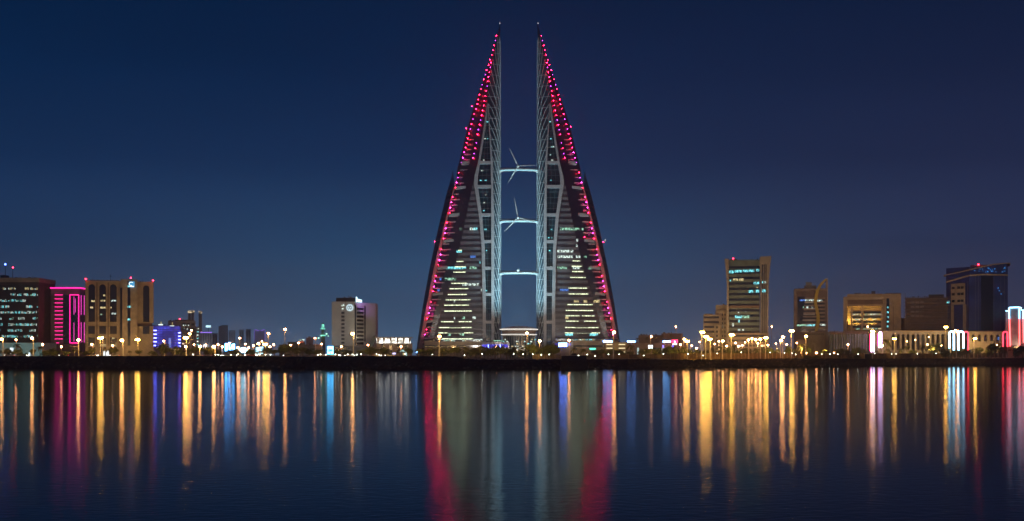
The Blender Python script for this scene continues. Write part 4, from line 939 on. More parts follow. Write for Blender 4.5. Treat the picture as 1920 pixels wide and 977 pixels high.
# neon arches (tubes)
def neon_arch(lab, p0, p1, qt, qb, Y, m, r_=.5, qb2=None, soft=None):
    t = root('neon_arch', lab, 'neon arch', p0, p1, Y, 'neon arches along the arcade')
    xa, xb = X(p0, Y), X(p1, Y); R_ = (xb - xa)/2; zt_ = Z(qt, Y) - R_
    pts = [(xa, Y, Z(qb, Y))] + [((xa+xb)/2 - R_*math.cos(k*math.pi/10), Y, zt_ + R_*math.sin(k*math.pi/10)) for k in range(11)] + [(xb, Y, Z(qb2 or qb, Y))]
    MB().path(pts, r_, 6).build('neon_tube', m, t)
    b = MB()
    for x_, q_ in ((xa, qb), (xb, qb2 or qb)): b.tube((x_, Y, gz(x_)), (x_, Y, Z(q_, Y)), .25)
    b.build('stub_posts', M_POLE, t)
E_NW = emi('neon_white', (.34, .74, 1.0), 9, True); E_NR = emi('neon_red', (1.0, .03, .06), 7, True); E_NP = emi('neon_pinkwhite', (.8, .55, 1.0), 10, True)
Y = 800
neon_arch('white-blue neon arch, leftmost of the three joined arches by the blue glass tower', 1780, 1788.5, 621.5, 653, Y, E_NW, .55, 657)
neon_arch('white-blue neon arch, middle of the three joined arches by the blue glass tower', 1797, 1806.5, 621.5, 657, Y, E_NW, .55, 653)
neon_arch('red neon arch, rightmost of the three joined arches by the blue glass tower', 1807.5, 1815.3, 622, 640, Y, E_NR, .35, 659)
neon_arch('separate red neon arch left of the neon-outlined tower', 1880.7, 1889.3, 622, 650, Y, E_NR, .4)
neon_arch('white neon arch with a red edge, at the right end of the draped hall', 1634, 1638.5, 624, 660, Y, E_NP, .42)
neon_arch('white neon arch at the left end of the arcade, right of the red-edged one', 1648.5, 1652.5, 623, 652, Y, E_NP, .45)
for p, q0, q1, lab in ((1631.8, 626, 658, 'red neon line beside the white arch at the end of the draped hall'), (1645.8, 626, 648, 'red neon line beside the second white arch at the arcade end')):
    t = root('neon_line', lab, 'neon light', p, p, Y); MB().tube((X(p, Y), Y, Z(q1, Y)), (X(p, Y), Y, Z(q0, Y)), .3).build('neon_tube', emi('neon_rose', (1, .02, .18), 6, True), t); MB().tube((X(p, Y), Y, 3.7), (X(p, Y), Y, Z(q1, Y)), .15).build('post', M_POLE, t)
# beige recess building
Y = 930
t = root('recess_building', 'beige building with a golden-lit recessed front', 'office building', 1583, 1688, Y, face=True)
M_RB = mat('recess_beige', (.34, .26, .18), .8)
wbox('left_mass', M_RB, t, 1583, 1590, 556, None, Y, 24); wbox('top_mass', M_RB, t, 1590.2, 1654, 551, 573.5, Y, 24); wbox('right_mass', M_RB, t, 1654.2, 1687, 551.5, None, Y, 24, .2)
wbox('back_wall', M_RB, t, 1590, 1654, 573.5, None, Y, 15, 8)
wbox('dark_frieze', M_BROWN, t, 1591, 1654, 562.5, 570, Y, .4, -.4); wbox('cornice', M_BEIGE, t, 1588, 1656, 556.5, 561, Y, 1, -.8)
wbox('pier', M_BEIGE, t, 1596.8, 1599.6, 573.7, None, Y, 2); wbox('pier', M_BEIGE, t, 1615.6, 1619, 573.7, None, Y, 2); wbox('pier', M_BEIGE, t, 1651.5, 1654, 573.7, None, Y, 2)
for i in range(4):
    q = 582 + i*9; wbox('window_band', M_DGLASS, t, 1600, 1615, q + 1, q + 5, Y, .3, 7.6); wbox('window_band', M_DGLASS, t, 1619.5, 1651, q + 1, q + 5, Y, .3, 7.6)
    if i != 2:
        litrow(t, 1600, 1615, q + 5.6, q + 8.2, Y, [E_GRN, E_WHT], 1.8, .9, 90 + i, 7.5); litrow(t, 1619.5, 1651, q + 5.6, q + 8.2, Y, [E_GRN, E_WHT, E_YEL], 1.8, .8, 95 + i, 7.5)
wbox('slot_window', M_DGLASS, t, 1661, 1666, 560, 621, Y, .3, -.1)
for i in range(6): wbox('lit_window', E_CYAN, t, 1662, 1665, 575.5 + i*8.8, 578.8 + i*8.8, Y, .2, -.3)
wbox('slot_window', M_BROWN, t, 1672.5, 1673.8, 575, 620, Y, .3, -.05)
wbox('roof_plant', M_BROWN, t, 1659, 1687, 550, 551.5, Y, 10, 2); wbox('roof_plant', M_DARK, t, 1603, 1614, 549, 551, Y, 4, 3); wbox('roof_plant', M_DARK, t, 1634, 1641, 545.5, 551, Y, 3, 3)
for p, e_ in ((1593.5, 7000), (1607, 6000), (1634, 9000)): spot('floodlight', (X(p, Y), Y + 3.5, Z(610, Y)), (X(p, Y), Y + 7, Z(575, Y)), e_, (1.0, .62, .12), 140, par=t)
t = root('small_dark_block', 'small dark block squeezed between the golden-lit building and the scaffolded one', 'building', 1688, 1696, 940, face=True); wbox('wall', M_BROWN, t, 1687, 1700, 597, None, 940, 12, 1); wbox('roof_slab', M_DARK, t, 1686.8, 1700.2, 596.2, 597, 940, 12, .6)
# scaffolded building
Y = 920
t = root('scaffolded_building', 'unfinished dark building wrapped in scaffolding', 'construction site', 1696, 1778, Y, face=True)
wbox('core', M_BROWN, t, 1699, 1776, 558, None, Y, 20, 2.5); wbox('roof_plant', M_DARK, t, 1741, 1768, 552, 557, Y, 10, 4)
for i in range(10): wbox('floor_slab', mat('raw_concrete', (.17, .145, .135), .9), t, 1698, 1777, 559 + i*6.6, 560.4 + i*6.6, Y, 2.8, -.2)
sc = MB()
for p in range(1697, 1779, 3): sc.tube((X(p, Y), Y - 1.2, 3.8), (X(p, Y), Y - 1.2, Z(556, Y)), .10, n=4)
for i in range(22): sc.tube((X(1697, Y), Y - 1.3, Z(557 + i*3.3, Y)), (X(1778, Y), Y - 1.3, Z(557 + i*3.3, Y)), .10, n=4)
for p in (1699.5, 1697): sc.tube((X(p, Y), Y - 1.2, 4), (X(p, Y), Y - 1.2, Z(549, Y)), .13, n=4)
sc.build('scaffolding', mat('scaffold_tube', (.22, .17, .16), .6), t)
for i in range(4):
    for j in range(3): wbox('pale_panel', mat('pale_mesh', (.30, .26, .26), .8), t, 1709 + j*8.4, 1715.5 + j*8.4, 565 + i*8.6, 568.4 + i*8.6, Y, .3, -.8)
# blue glass tower
Y = 900
t = root('blue_glass_tower', 'dark blue glass tower with a swooping thin roof', 'office tower', 1776, 1886, Y, face=True)
x0, xc_, x1 = X(1776.5, Y), X(1818, Y), X(1885.5, Y)
pl = [(x0, Y + 12), (xc_, Y), (x1, Y + 1), (x1, Y + 26), (x0, Y + 30)]
MB().plan(pl, 3, Z(500, Y)).build('glass_body', M_BGLASS, t)
def swoop(u): return tab([(0, 512), (.25, 508), (.45, 503.5), (.62, 499), (.75, 495.8), (.88, 494.6), (1, 494.2)], u)
b = MB(); pr = []
for i in range(21):
    u = i/20; x_ = lerp(X(1772, Y), X(1890, Y), u); z_ = Z(swoop(u), Y); yf_ = lerp(Y + 13, Y - 2, min(1, u/.4)) if u < .4 else Y - 2
    pr.append(((x_, yf_, z_), (x_, Y + 28, z_)))
for (a0, b0), (a1, b1) in zip(pr, pr[1:]):
    b.quad(a0, a1, b1, b0); b.quad((a0[0], a0[1], a0[2] - .7), (b0[0], b0[1], b0[2] - .7), (b1[0], b1[1], b1[2] - .7), (a1[0], a1[1], a1[2] - .7)); b.quad((a0[0], a0[1], a0[2] - .7), (a1[0], a1[1], a1[2] - .7), a1, a0)
b.build('swooping_roof', M_BEIGE, t)
at = MB()                                   # attic glass under the roof
for (a0, b0), (a1, b1) in list(zip(pr, pr[1:]))[1:-1]:
    f0, f1 = a0[1] + 1.5, a1[1] + 1.5; at.quad((a0[0], f0, Z(514, Y)), (a1[0], f1, Z(514, Y)), (a1[0], f1, a1[2] - .6), (a0[0], f0, a0[2] - .6))
at.build('attic_glass', M_BGLASS, t)
def onfront(p0, p1, q0, q1, m, nm, dy=-.3, th=.25):
    def yat(p):
        x_ = X(p, Y)
        return lerp(Y + 12, Y, (x_ - x0)/(xc_ - x0)) if x_ < xc_ else lerp(Y, Y + 1, (x_ - xc_)/(x1 - xc_))
    MB().plan([(X(p0, Y), yat(p0) + dy), (X(p1, Y), yat(p1) + dy), (X(p1, Y), yat(p1) + dy + th), (X(p0, Y), yat(p0) + dy + th)], Z(q1, Y), Z(q0, Y)).build(nm, m, t)
b = MB(); pts = [(1776, Y + 11.6, 525), (1818, Y - .8, 515), (1842, Y - .8, 513.6), (1885.7, Y + .2, 515.5)]
for (pa, ya, qa), (pb, yb_, qb) in zip(pts, pts[1:]): b.quad((X(pa, Y), ya, Z(qa + 3, Y)), (X(pb, Y), yb_, Z(qb + 3, Y)), (X(pb, Y), yb_, Z(qb, Y)), (X(pa, Y), ya, Z(qa, Y)))
b.build('crown_band', M_BEIGE, t)
onfront(1785.5, 1811, 530, 570, M_TAN, 'stone_panel', -.5, .4); onfront(1785.5, 1790.5, 570.3, 622, M_TAN, 'stone_panel', -.5, .4); onfront(1807, 1813, 570.3, 622, M_TAN, 'stone_panel', -.5, .4)
for q in (536, 548, 561): 
    for p in (1787, 1797, 1803): onfront(p, p + 5, q, q + 4.5, M_DGLASS, 'window', -.8, .25)
for p in (1783.5, 1815, 1828.5, 1834, 1861, 1873, 1879.5): onfront(p, p + .7, 527 if p < 1818 else 518, 622, mat('blue_fin', (.16, .15, .24), .5), 'fin', -.7, .5)
onfront(1839, 1860, 518, 622, mat('darkest_glass', (.006, .007, .02), .1), 'dark_bay', -.35, .2)
rr = random.Random(8)
for i in range(26): p = rr.choice([rr.uniform(1846, 1866), rr.uniform(1846, 1866), rr.uniform(1874, 1884), rr.uniform(1825, 1845)]); q = rr.uniform(501, 511); wbox('lit_window', emi('blue_sparkle', (.05, .35, .95), .8, var=.5), t, p, p + rr.uniform(.5, 2), q, q + rr.uniform(.6, 2), Y, .15, -1.0)
for p, q in ((1868, 540), (1870, 545), (1873, 551)): onfront(p, p + 1.6, q, q + 1.6, emi('blue_sparkle', (.05,.35,.95), .8), 'lit_window', -.8)
wbox('lit_window', E_CYAN, t, 1778, 1783, 563, 567, Y, .2, 9.5)
wbox('roof_plant', M_BROWN, t, 1820, 1850, 496, 503, Y, 10, 6); MB().ball((X(1834.3, Y), Y + 4, Z(495.4, Y)), .55).build('warning_lamp', E_WARN, t)
# neon outlined tower, right edge
Y = 810
t = root('neon_tower', 'neon-outlined tower at the right edge, white-blue above and red below', 'building', 1887, 1925, Y, face=True)
wbox('wall', mat('neon_tower_wall', (.34, .32, .38), .6), t, 1887, 1960, 581, None, Y, 16, 1); wbox('centre_bay', mat('neon_tower_bay', (.30, .30, .36), .6), t, 1893.5, 1911.5, 577.5, 649, Y, 3, -2.4)
E_TW = emi('neon_cyanwhite', (.32, .72, 1.0), 5, True); E_TR = emi('neon_redwhite', (1.0, .10, .10), 6, True)
def neon(pts, m, r_=.35, dy=-2.9): MB().path([(X(a_, Y), Y + dy, Z(c_, Y)) for a_, c_ in pts], r_, 6).build('neon_tube', m, t)
neon([(1887, 583), (1893, 583), (1893.5, 598)], E_TW); neon([(1893.3, 597), (1893, 577), (1911, 576.4), (1911, 598)], E_TW, .45); neon([(1911, 577), (1914, 577), (1914.5, 582), (1922, 582)], E_TW); neon([(1917.5, 583), (1917.5, 598)], E_TW, .5)
neon([(1893.5, 598.2), (1895, 649)], E_TR, .45); neon([(1911, 598.2), (1911.5, 648)], E_TR, .35); neon([(1917.5, 598.2), (1918.8, 643)], E_TR, .5)
spot('floodlight', (X(1902, Y), Y - 7, Z(650, Y)), (X(1902, Y), Y, Z(640, Y)), 1500, (1.0, .72, .4), 120)
spot('floodlight', (X(1890, Y), Y - 7, Z(600, Y)), (X(1892, Y), Y + 2, Z(612, Y)), 260, (1.0, .05, .05), 120)
wbox('base_wall', M_BEIGE, t, 1889, 1960, 649.4, None, Y, 6, -5)

rq = random.Random(55)
def clutter(obj_name, p0, p1, q, Y, n_, dep=6):
    par = next(o for o in COL.objects if o.name.split('.')[0] == obj_name and o.parent is None)
    for i in range(n_):
        p = rq.uniform(p0, p1); w_ = rq.uniform(1.2, 4.5); h_ = rq.uniform(.8, 2.6)
        wbox('roof_unit', rq.choice([M_DARK, M_GREY, M_BROWN]), par, p, min(p + w_, p1 + 1), q - h_, q, Y, 3, rq.uniform(1.5, dep))
    p = rq.uniform(p0, p1); hh = rq.uniform(4, 8)
    MB().tube((X(p, Y), Y + 3, Z(q, Y)), (X(p, Y), Y + 3, Z(q - hh, Y)), .10, .06, 4).tube((X(p - 1, Y), Y + 3, Z(q - hh*.8, Y)), (X(p + 1, Y), Y + 3, Z(q - hh*.8, Y)), .06, .06, 4).build('aerial', M_DARK, par)
for a_ in (('office_block', 8, 68, 521, 850, 7), ('bank_building', 170, 222, 527, 800, 5), ('bank_building', 258, 280, 527.5, 800, 3), ('low_block', 526, 538, 646.2, 900, 3), ('low_block', 574, 600, 646.2, 900, 4), ('hotel', 630, 662, 558, 850, 4),
           ('mall_building', 1182, 1195, 643, 830, 3), ('mall_building', 1199, 1238, 628, 830, 5, 10), ('mall_building', 1242, 1276, 625, 830, 5, 10), ('flared_tower', 1384, 1420, 487, 880, 5), ('plain_block', 1511, 1564, 622.5, 840, 6), ('recess_building', 1595, 1650, 551, 930, 5),
           ('scaffolded_building', 1702, 1738, 557, 920, 5), ('arcade_building', 1650, 1780, 620, 830, 8), ('blue_lit_building', 304, 318, 610, 880, 3), ('grey_block', 318, 326, 601.5, 960, 2), ('ribbon_tower', 1492, 1506, 541, 950, 3), ('stepped_block', 1345, 1360, 571.5, 900, 2, 8)):
    clutter(*a_)
# ------------------------------------------------------------------ names of places for the labels
LM = [(-99, 'the teal-lit podium'), (100, 'the magenta neon building'), (163, 'the arched stone building'), (285, 'the blue-lit building'), (345, 'the grey blocks'), (420, 'the bright shop signs'), (500, 'the low dark buildings'), (600, 'the hotel'), (702, 'the white-lit hall'), (785, 'the left tower'), (912, 'the oval pavilion'), (1036, 'the right tower'), (1176, 'the brown mall'), (1300, 'the beige stepped block'), (1362, 'the flared tower'), (1445, 'the ribbon tower'), (1558, 'the draped hall'), (1640, 'the arcade'), (1776, 'the blue glass tower'), (1886, 'the neon-outlined tower')]
def where(p):
    r_ = LM[0][1]
    for a_, n_ in LM:
        if p >= a_: r_ = n_
    return r_
ORD = ['first', 'second', 'third', 'fourth', 'fifth', 'sixth', 'seventh', 'eighth', 'ninth', 'tenth', 'eleventh', 'twelfth', 'thirteenth', 'fourteenth', 'fifteenth', 'sixteenth', 'seventeenth', 'eighteenth']
def labels(items, noun, key=lambda it: it[0]):
    """gives each item a label of its own: look, place and order from the left"""
    groups = {}
    for it in items: groups.setdefault(where(key(it)), []).append(it)
    res = {}
    for wname, its in groups.items():
        its = sorted(its, key=key)
        for i, it in enumerate(its):
            res[id(it)] = f'{noun} before {wname}' if len(its) == 1 else f'{noun} before {wname}, {ORD[i]} of {len(its)} from the left'
    return res

# ------------------------------------------------------------------ street lamps
WARM = emi('sodium_lamp', (1.0, .40, .105), 135, True); WARM2 = emi('sodium_lamp_soft', (1.0, .38, .15), 75, True); YELL = emi('golden_lamp', (1.0, .47, .07), 130, True); WHT2 = emi('white_lamp', (.85, 1.0, .85), 70, True)
BULB = {'w': MB().ball((0,0,0), .72, 10, 6, .75).mesh('bulb', WARM), 's': MB().ball((0,0,0), .55, 10, 6, .75).mesh('bulb', WARM2), 'y': MB().ball((0,0,0), .62, 10, 6, .75).mesh('bulb', YELL), 'Y': MB().ball((0,0,0), .74, 10, 6, .75).mesh('bulb', YELL)}
HEAD = MB().box(-.4, .4, -.4, .4, .5, .72).mesh('lamp_head', M_POLE)
LAMPS = [(3,636,620,'w'),(30,637,760,'s'),(60,634,620,'w'),(147,637.5,620,'w'),(187.5,634,625,'y'),(191.5,633,640,'w'),(194,619.5,900,'s'),(228.5,638,620,'w'),(257.5,637,625,'y'),(307,639.5,640,'s'),(348,633.5,640,'Y'),(355.5,626,700,'w'),(359,619.5,820,'s'),(348,650,600,'s'),(375,649.5,610,'w'),(401,650,610,'w'),(417,650.5,700,'s'),(446,652,640,'s'),(449.5,634,800,'s'),(466,652,640,'s'),(484.5,644.5,640,'w'),(497,645.5,640,'y'),(503.5,625.5,740,'w'),(506,650,720,'s'),(534.5,617.5,760,'w'),(590.5,634,760,'s'),(603,645,900,'s'),(661,626,620,'w'),(706.5,616,900,'s'),(824,631,610,'w'),(988,624.5,640,'w'),(1012,639.5,700,'w'),(1067,638,680,'s'),(1151.5,623,620,'w'),(1221,631,760,'s'),(1267,612.5,900,'s'),(1283,636,760,'w'),(1288.5,640,700,'y'),(1306,653,720,'s'),(1317,623,690,'Y'),(1324,631.5,720,'Y'),(1331,636,720,'Y'),(1355.5,639.5,700,'w'),(1362.5,649,760,'s'),(1372.5,628,700,'Y'),(1384.5,649.5,760,'s'),(1392,647.5,760,'s'),(1403.5,637.5,700,'w'),(1410,635,800,'w'),(1417,636.5,800,'w'),(1425.5,636,700,'w'),(1435.5,633.5,720,'y'),(1447,612.5,900,'s'),(1464.5,638.5,700,'w'),(1468,632,740,'w'),(1484.5,620.5,680,'Y'),(1511.5,630.5,720,'w'),(1511.5,662,700,'s'),(1531,662,705,'s'),(1564.5,661.5,720,'s'),(1627,612.5,900,'s'),(1636.5,621,740,'y'),(1677,635.5,740,'y'),(1773.5,613.5,780,'y'),(1791,619.5,860,'w'),(1795,621,790,'w'),(1828,635,790,'y'),(1850.5,639,850,'s')]
LAMPS += [(1276,646,820,'s'),(1297,648,840,'s'),(1312,641,860,'s'),(1340,645,830,'s'),(1348,640,860,'s'),(1379,643,850,'s'),(1397,642,860,'s'),(1421,644,840,'s'),(1440,647,820,'s'),(1455,644,850,'s'),(1475,646,830,'s'),(1494,643,850,'s'),
          (364,646,780,'s'),(385,647,790,'s'),(409,646,780,'s'),(431,643,820,'s'),(460,645,800,'s'),(475,648,760,'s'),(491,640,850,'s'),(513,646,800,'s'),(545,647,820,'s'),(560,643,860,'s'),(640,650,760,'s'),(690,647,790,'s'),(752,650,760,'s'),(850,652,760,'s'),(930,650,780,'s'),(1025,651,760,'s'),(80,646,760,'s'),(115,650,740,'s'),(172,646,740,'s'),(211,648,740,'s'),(1590,646,810,'s'),(1655,648,815,'s'),(1739,646,815,'s'),(1765,648,815,'s'),(1870,647,820,'s')]
LAMPS = [tuple(q) for q in LAMPS]
lr = random.Random(31)
lb = labels(LAMPS, 'amber street lamp')
for it in LAMPS:
    p, q, Yl, k = it
    if p > 1140 and Yl < 760 and k != 's': Yl = tab(SHORE, p) + 18 + (Yl % 7)
    x_ = X(p, Yl); z0 = gz(x_); zb = Z(q, Yl)
    t = thing('street_lamp', lb[id(it)], 'street lamp', (x_, Yl, z0), 'amber street lamps along the waterfront')
    h_ = zb - z0
    MB().tube((0, .9, 0), (0, .9, h_ + .5), .30, .17, 6).build('pole', M_LPOLE, None).parent = t
    xs_h = (0,) if k in 'sw' else (-.62, .62)
    for hx_ in xs_h:
        MB().tube((0, .9, h_ + .5), (hx_, 0, h_ + .75), .09, .07, 5).build('arm', M_POLE, None).parent = t
        hd = part('lamp_head', HEAD, t, (hx_, 0, h_)); bl_ = part('bulb', BULB[k], hd, (0, 0, 0)); bl_.scale = [lr.uniform(.85, 1.15)]*3
    t.rotation_euler.z = lr.uniform(-.5, .5)
# unlit T-shaped masts
for p, q, wl_, Yl, lab in ((328, 655, 8, 600, 'unlit T-shaped mast before the blue-lit building'), (1457, 650, 9, 690, 'unlit T-shaped mast left of the tallest lamp by the ribbon tower'), (1528, 644.5, -5.5, 700, 'unlit mast with one arm to the left, by the ribbon tower'), (140, 650, 10, 620, 'unlit mast with a bar before the magenta neon building')):
    x_ = X(p, Yl); t = thing('mast', lab, 'mast', (x_, Yl, gz(x_)))
    MB().tube((x_, Yl, gz(x_)), (x_, Yl, Z(q, Yl)), .16, .14).build('pole', M_POLE, t)
    MB().tube((X(p - (wl_ if wl_ > 0 else 5.5), Yl), Yl, Z(q, Yl)), (X(p + (wl_ if wl_ > 0 else 0), Yl), Yl, Z(q, Yl)), .12, .12).build('crossbar', M_POLE, t)
# low garden lamps
GB = MB().ball((0,0,0), .16, 8, 5).mesh('globe', emi('garden_white', (.95, .97, .80), 22, True)); GP = MB().tube((0,0,0), (0,0,1.1), .06, .05, 5).mesh('post', M_POLE)
GL = [(362,665),(404,665.5),(409,665.5),(433,665.5),(446,665),(459,666.5),(480,665),(487,665.5),(498,665.5),(507,667),(596,665.5),(601,665),(611,665.5),(629,665),(635,665.5),(652,665),(661,665),(669,665.5),(677,664.5),(706,664.5),(711,666),(760,664),(811,665),(871,666.5),(904,664),(963,664),(981,664.5),(999,664.5),(1015,666),(1030,665),(1085,667),(1101,665),(1116,668),(1141,665),(1161,665),(1207,667),(1244,664),(1290,664),(1318,667),(1345,663),(1390,661),(1444,661),(1471,662),(1485,662.5),(1492,665),(1541,664.5),(1556,664.5),(1571,664.5),(1609,664.5),(1640,663),(1672,664),(1680,664),(1720,663.5),(1755,663),(1778,663),(1793,663)]
lb = labels(GL, 'low white garden lamp')
for it in GL:
    p, q = it; base = tab(SHORE, p) + 20
    Yl = base; x_ = X(p, Yl); z_ = Z(q, Yl); t = thing('garden_lamp', lb[id(it)], 'garden lamp', (x_, Yl, gz(x_)), 'low garden lamps along the promenade')
    h_ = max(.8, z_ - gz(x_)); o_ = part('post', GP, t); o_.scale.z = h_/1.1; part('globe', GB, t, (0, 0, h_ + .1))
t = thing('navigation_light', 'small cyan-green navigation light on the sea wall before the arched stone building', 'beacon', (X(271, 582), 582, 4.4))
MB().tube((X(271, 582), 582, 4.0), (X(271, 582), 582, Z(671.5, 582)), .08).build('post', M_POLE, t); MB().ball((X(271, 582), 581.8, Z(671, 582)), .2, 8, 5).build('lens', emi('cyan_beacon', (.1, .9, .75), 90, True), t)

# ------------------------------------------------------------------ trees
def tree_mesh(seed, H, R, n=420, lobes=6):
    r_ = random.Random(seed); b = MB(); cs = []
    for i in range(lobes):
        a_ = r_.uniform(0, 6.28); d_ = r_.uniform(.15, .65)*R; cs.append((d_*math.cos(a_), d_*math.sin(a_), r_.uniform(.48, .85)*H, r_.uniform(.34, .55)*R))
    for i in range(n):
        c_ = r_.choice(cs); v = Vector((r_.gauss(0, 1), r_.gauss(0, 1), r_.gauss(0, .8))).normalized()*c_[3]*r_.uniform(.5, 1.08)
        p = Vector(c_[:3]) + v; p.z = max(p.z, .22*H); s_ = r_.uniform(.16, .34)
        u = Vector((r_.gauss(0,1), r_.gauss(0,1), r_.gauss(0,1))).normalized(); w_ = u.orthogonal().normalized()
        b.quad(p - u*s_, p + w_*s_*.7, p + u*s_, p - w_*s_*.7)
    tr_ = MB().tube((0,0,0), (.1,0,.42*H), .20, .13, 6)
    for c_ in cs: tr_.tube((.1, 0, .38*H), (c_[0]*.8, c_[1]*.8, c_[2]), .10, .03, 4)
    return b.mesh('crown', M_LEAF), tr_.mesh('trunk', M_BARK)
def palm_mesh(seed, H, R):
    r_ = random.Random(seed); b = MB()
    for i in range(20):
        a_ = i*6.283/20*2.4 + r_.uniform(-.2, .2); el = r_.uniform(-.2, 1.15); pts = []
        for k in range(6):
            u = k/5; pts.append(Vector((math.cos(a_)*R*u*math.cos(el*.6), math.sin(a_)*R*u*math.cos(el*.6), H + R*(math.sin(el)*u - .85*u*u))))
        sd_ = Vector((-math.sin(a_), math.cos(a_), 0))
        for k in range(5):
            w0, w1 = .32*(1 - abs(k/5 - .35)), .32*(1 - abs((k+1)/5 - .35)) if k < 4 else .03
            for sg_ in (1, -1): b.quad(pts[k], pts[k+1], pts[k+1] + sd_*sg_*w1 - Vector((0,0,.22*w1)), pts[k] + sd_*sg_*w0 - Vector((0,0,.22*w0)))
    tr_ = MB()
    for k in range(5): tr_.tube((0,0,H*k/5), (0,0,H*(k+1)/5), .24 - .02*k, .21 - .02*k, 6)
    return b.mesh('crown', M_PALM), tr_.mesh('trunk', M_BARK)
TR = [tree_mesh(i, 5.0, 2.6) for i in range(5)]; PM = [palm_mesh(20 + i, 5.0, 2.5) for i in range(4)]; BU = [tree_mesh(40 + i, 2.6, 2.2, 300, 5) for i in range(3)]
TL = [(10,656,'t'),(35,654,'t'),(42,660,'b'),(60,656,'t'),(75,650,'p'),(83,660,'b'),(90,658,'t'),(100,661,'b'),(115,657,'p'),(139,656,'p'),(163,660,'b'),(32,645,'p'),(125,660,'b'),
 (303,646,'t'),(311,650,'t'),(327,650,'t'),(338,655,'b'),(356,655,'t'),(367,652,'t'),(385,652,'t'),(395,655,'t'),(410,657,'t'),(441,657,'b'),(470,658,'b'),(500,652,'t'),(515,656,'t'),(528,649,'t'),(535,648,'t'),(545,652,'t'),(556,653,'t'),(568,652,'t'),(580,656,'b'),(599,655,'t'),(634,656,'t'),(652,658,'b'),(692,653,'t'),(700,654,'t'),(716,654,'t'),(724,655,'b'),(770,655,'t'),
 (792,657,'b'),(801,656,'b'),(830,656,'b'),(845,656,'t'),(857,654,'t'),(874,650,'p'),(882,656,'b'),(892,654,'t'),(901,648,'p'),(915,653,'t'),(928,650,'t'),(938,651,'t'),(950,654,'t'),(962,650,'p'),(972,655,'t'),(1000,648,'t'),(1008,652,'t'),(1021,656,'b'),(1028,646,'t'),(1038,646,'t'),(1076,652,'p'),(1094,654,'p'),(1128,655,'t'),
 (1182,646,'P'),(1206,656,'t'),(1220,653,'p'),(1232,657,'b'),(1252,652,'t'),(1266,652,'t'),(1281,651,'p'),(1292,656,'b'),(1307,655,'p'),(1318,660,'b'),(1336,653,'p'),(1350,649,'P'),(1367,656,'p'),(1377,648,'p'),(1388,656,'t'),(1399,658,'b'),(1417,653,'p'),(1428,651,'P'),(1445,654,'t'),(1459,655,'p'),(1478,654,'p'),(1503,645,'P'),(1514,650,'p'),
 (1548,657,'t'),(1574,656,'t'),(1590,657,'t'),(1607,652,'p'),(1618,655,'t'),(1662,637,'P'),(1688,654,'p'),(1701,648,'P'),(1730,648,'P'),(1745,650,'t'),(1754,647,'t'),(1779,656,'b'),(1797,655,'t'),(1813,655,'t'),(1831,653,'t'),(1858,647,'t'),(1866,645,'t'),(1885,651,'t'),(1909,650,'t'),(1917,649,'t')]
bykind = {'t': [], 'b': [], 'p': [], 'P': []}
ex = random.Random(77)
for p in range(8, 1915, 21):
    if 1040 < p < 1105 or 40 < p < 80: continue
    p2 = p + ex.uniform(-7, 7); TL.append((p2, ex.uniform(653, 659), ex.choice('tbtp' if p < 1150 else 'tppb')))
TL = [tuple(q) for q in TL]
for it in TL: bykind[it[2]].append(it)
rr = random.Random(12)
NAMES = {'t': ('tree', 'round leafy tree', 'tree', 'leafy trees on the waterfront'), 'b': ('shrub', 'low rounded shrub', 'shrub', 'shrubs on the waterfront'), 'p': ('palm_tree', 'small palm tree', 'palm tree', 'palms on the waterfront'), 'P': ('palm_tree', 'tall golden-lit palm tree', 'palm tree', 'palms on the waterfront')}
for k, its in bykind.items():
    lb = labels(its, NAMES[k][1])
    for it in its:
        p, q, _ = it
        lo = 600 if p < 1100 else 650 if p < 1300 else 690 if p < 1600 else 760
        Yt = lo + rr.uniform(8, 48); x_ = X(p, Yt); z0 = gz(x_); H = (Z(q, Yt) - z0)*1.08
        t = thing(NAMES[k][0], lb[id(it)], NAMES[k][2], (x_, Yt, z0), NAMES[k][3])
        src = {'t': TR, 'b': BU, 'p': PM, 'P': PM}[k]; cr_, tk = src[rr.randrange(len(src))]
        full = {'t': 5.0, 'b': 2.6, 'p': 5.9, 'P': 5.9}[k]; f_ = max(.5, H/full)
        a_ = part('trunk', tk, t); c_ = part('crown', cr_, t)
        wd = min(f_, 1.35)*rr.uniform(1.15, 1.6) if k in 'tb' else f_**.6
        t.scale = (wd, wd, f_); t.rotation_euler.z = rr.uniform(0, 6.28)
# rooftop palms in planters of the mall
rp = [(1198, 633), (1215, 632), (1233, 632), (1244, 626), (1261, 625)]
for it in rp:
    p, q = it; x_ = X(p, 826); t = thing('palm_tree', f'{ORD[rp.index(it)]} from the left of five small palms standing on the brown mall roof', 'palm tree', (x_, 834, Z(643, 834)), 'palms on the mall roof')
    cr_, tk = PM[rp.index(it) % 4]; part('trunk', tk, t); part('crown', cr_, t); H = Z(q, 834) - Z(643, 834); t.scale = (.8, .8, H/5.9)

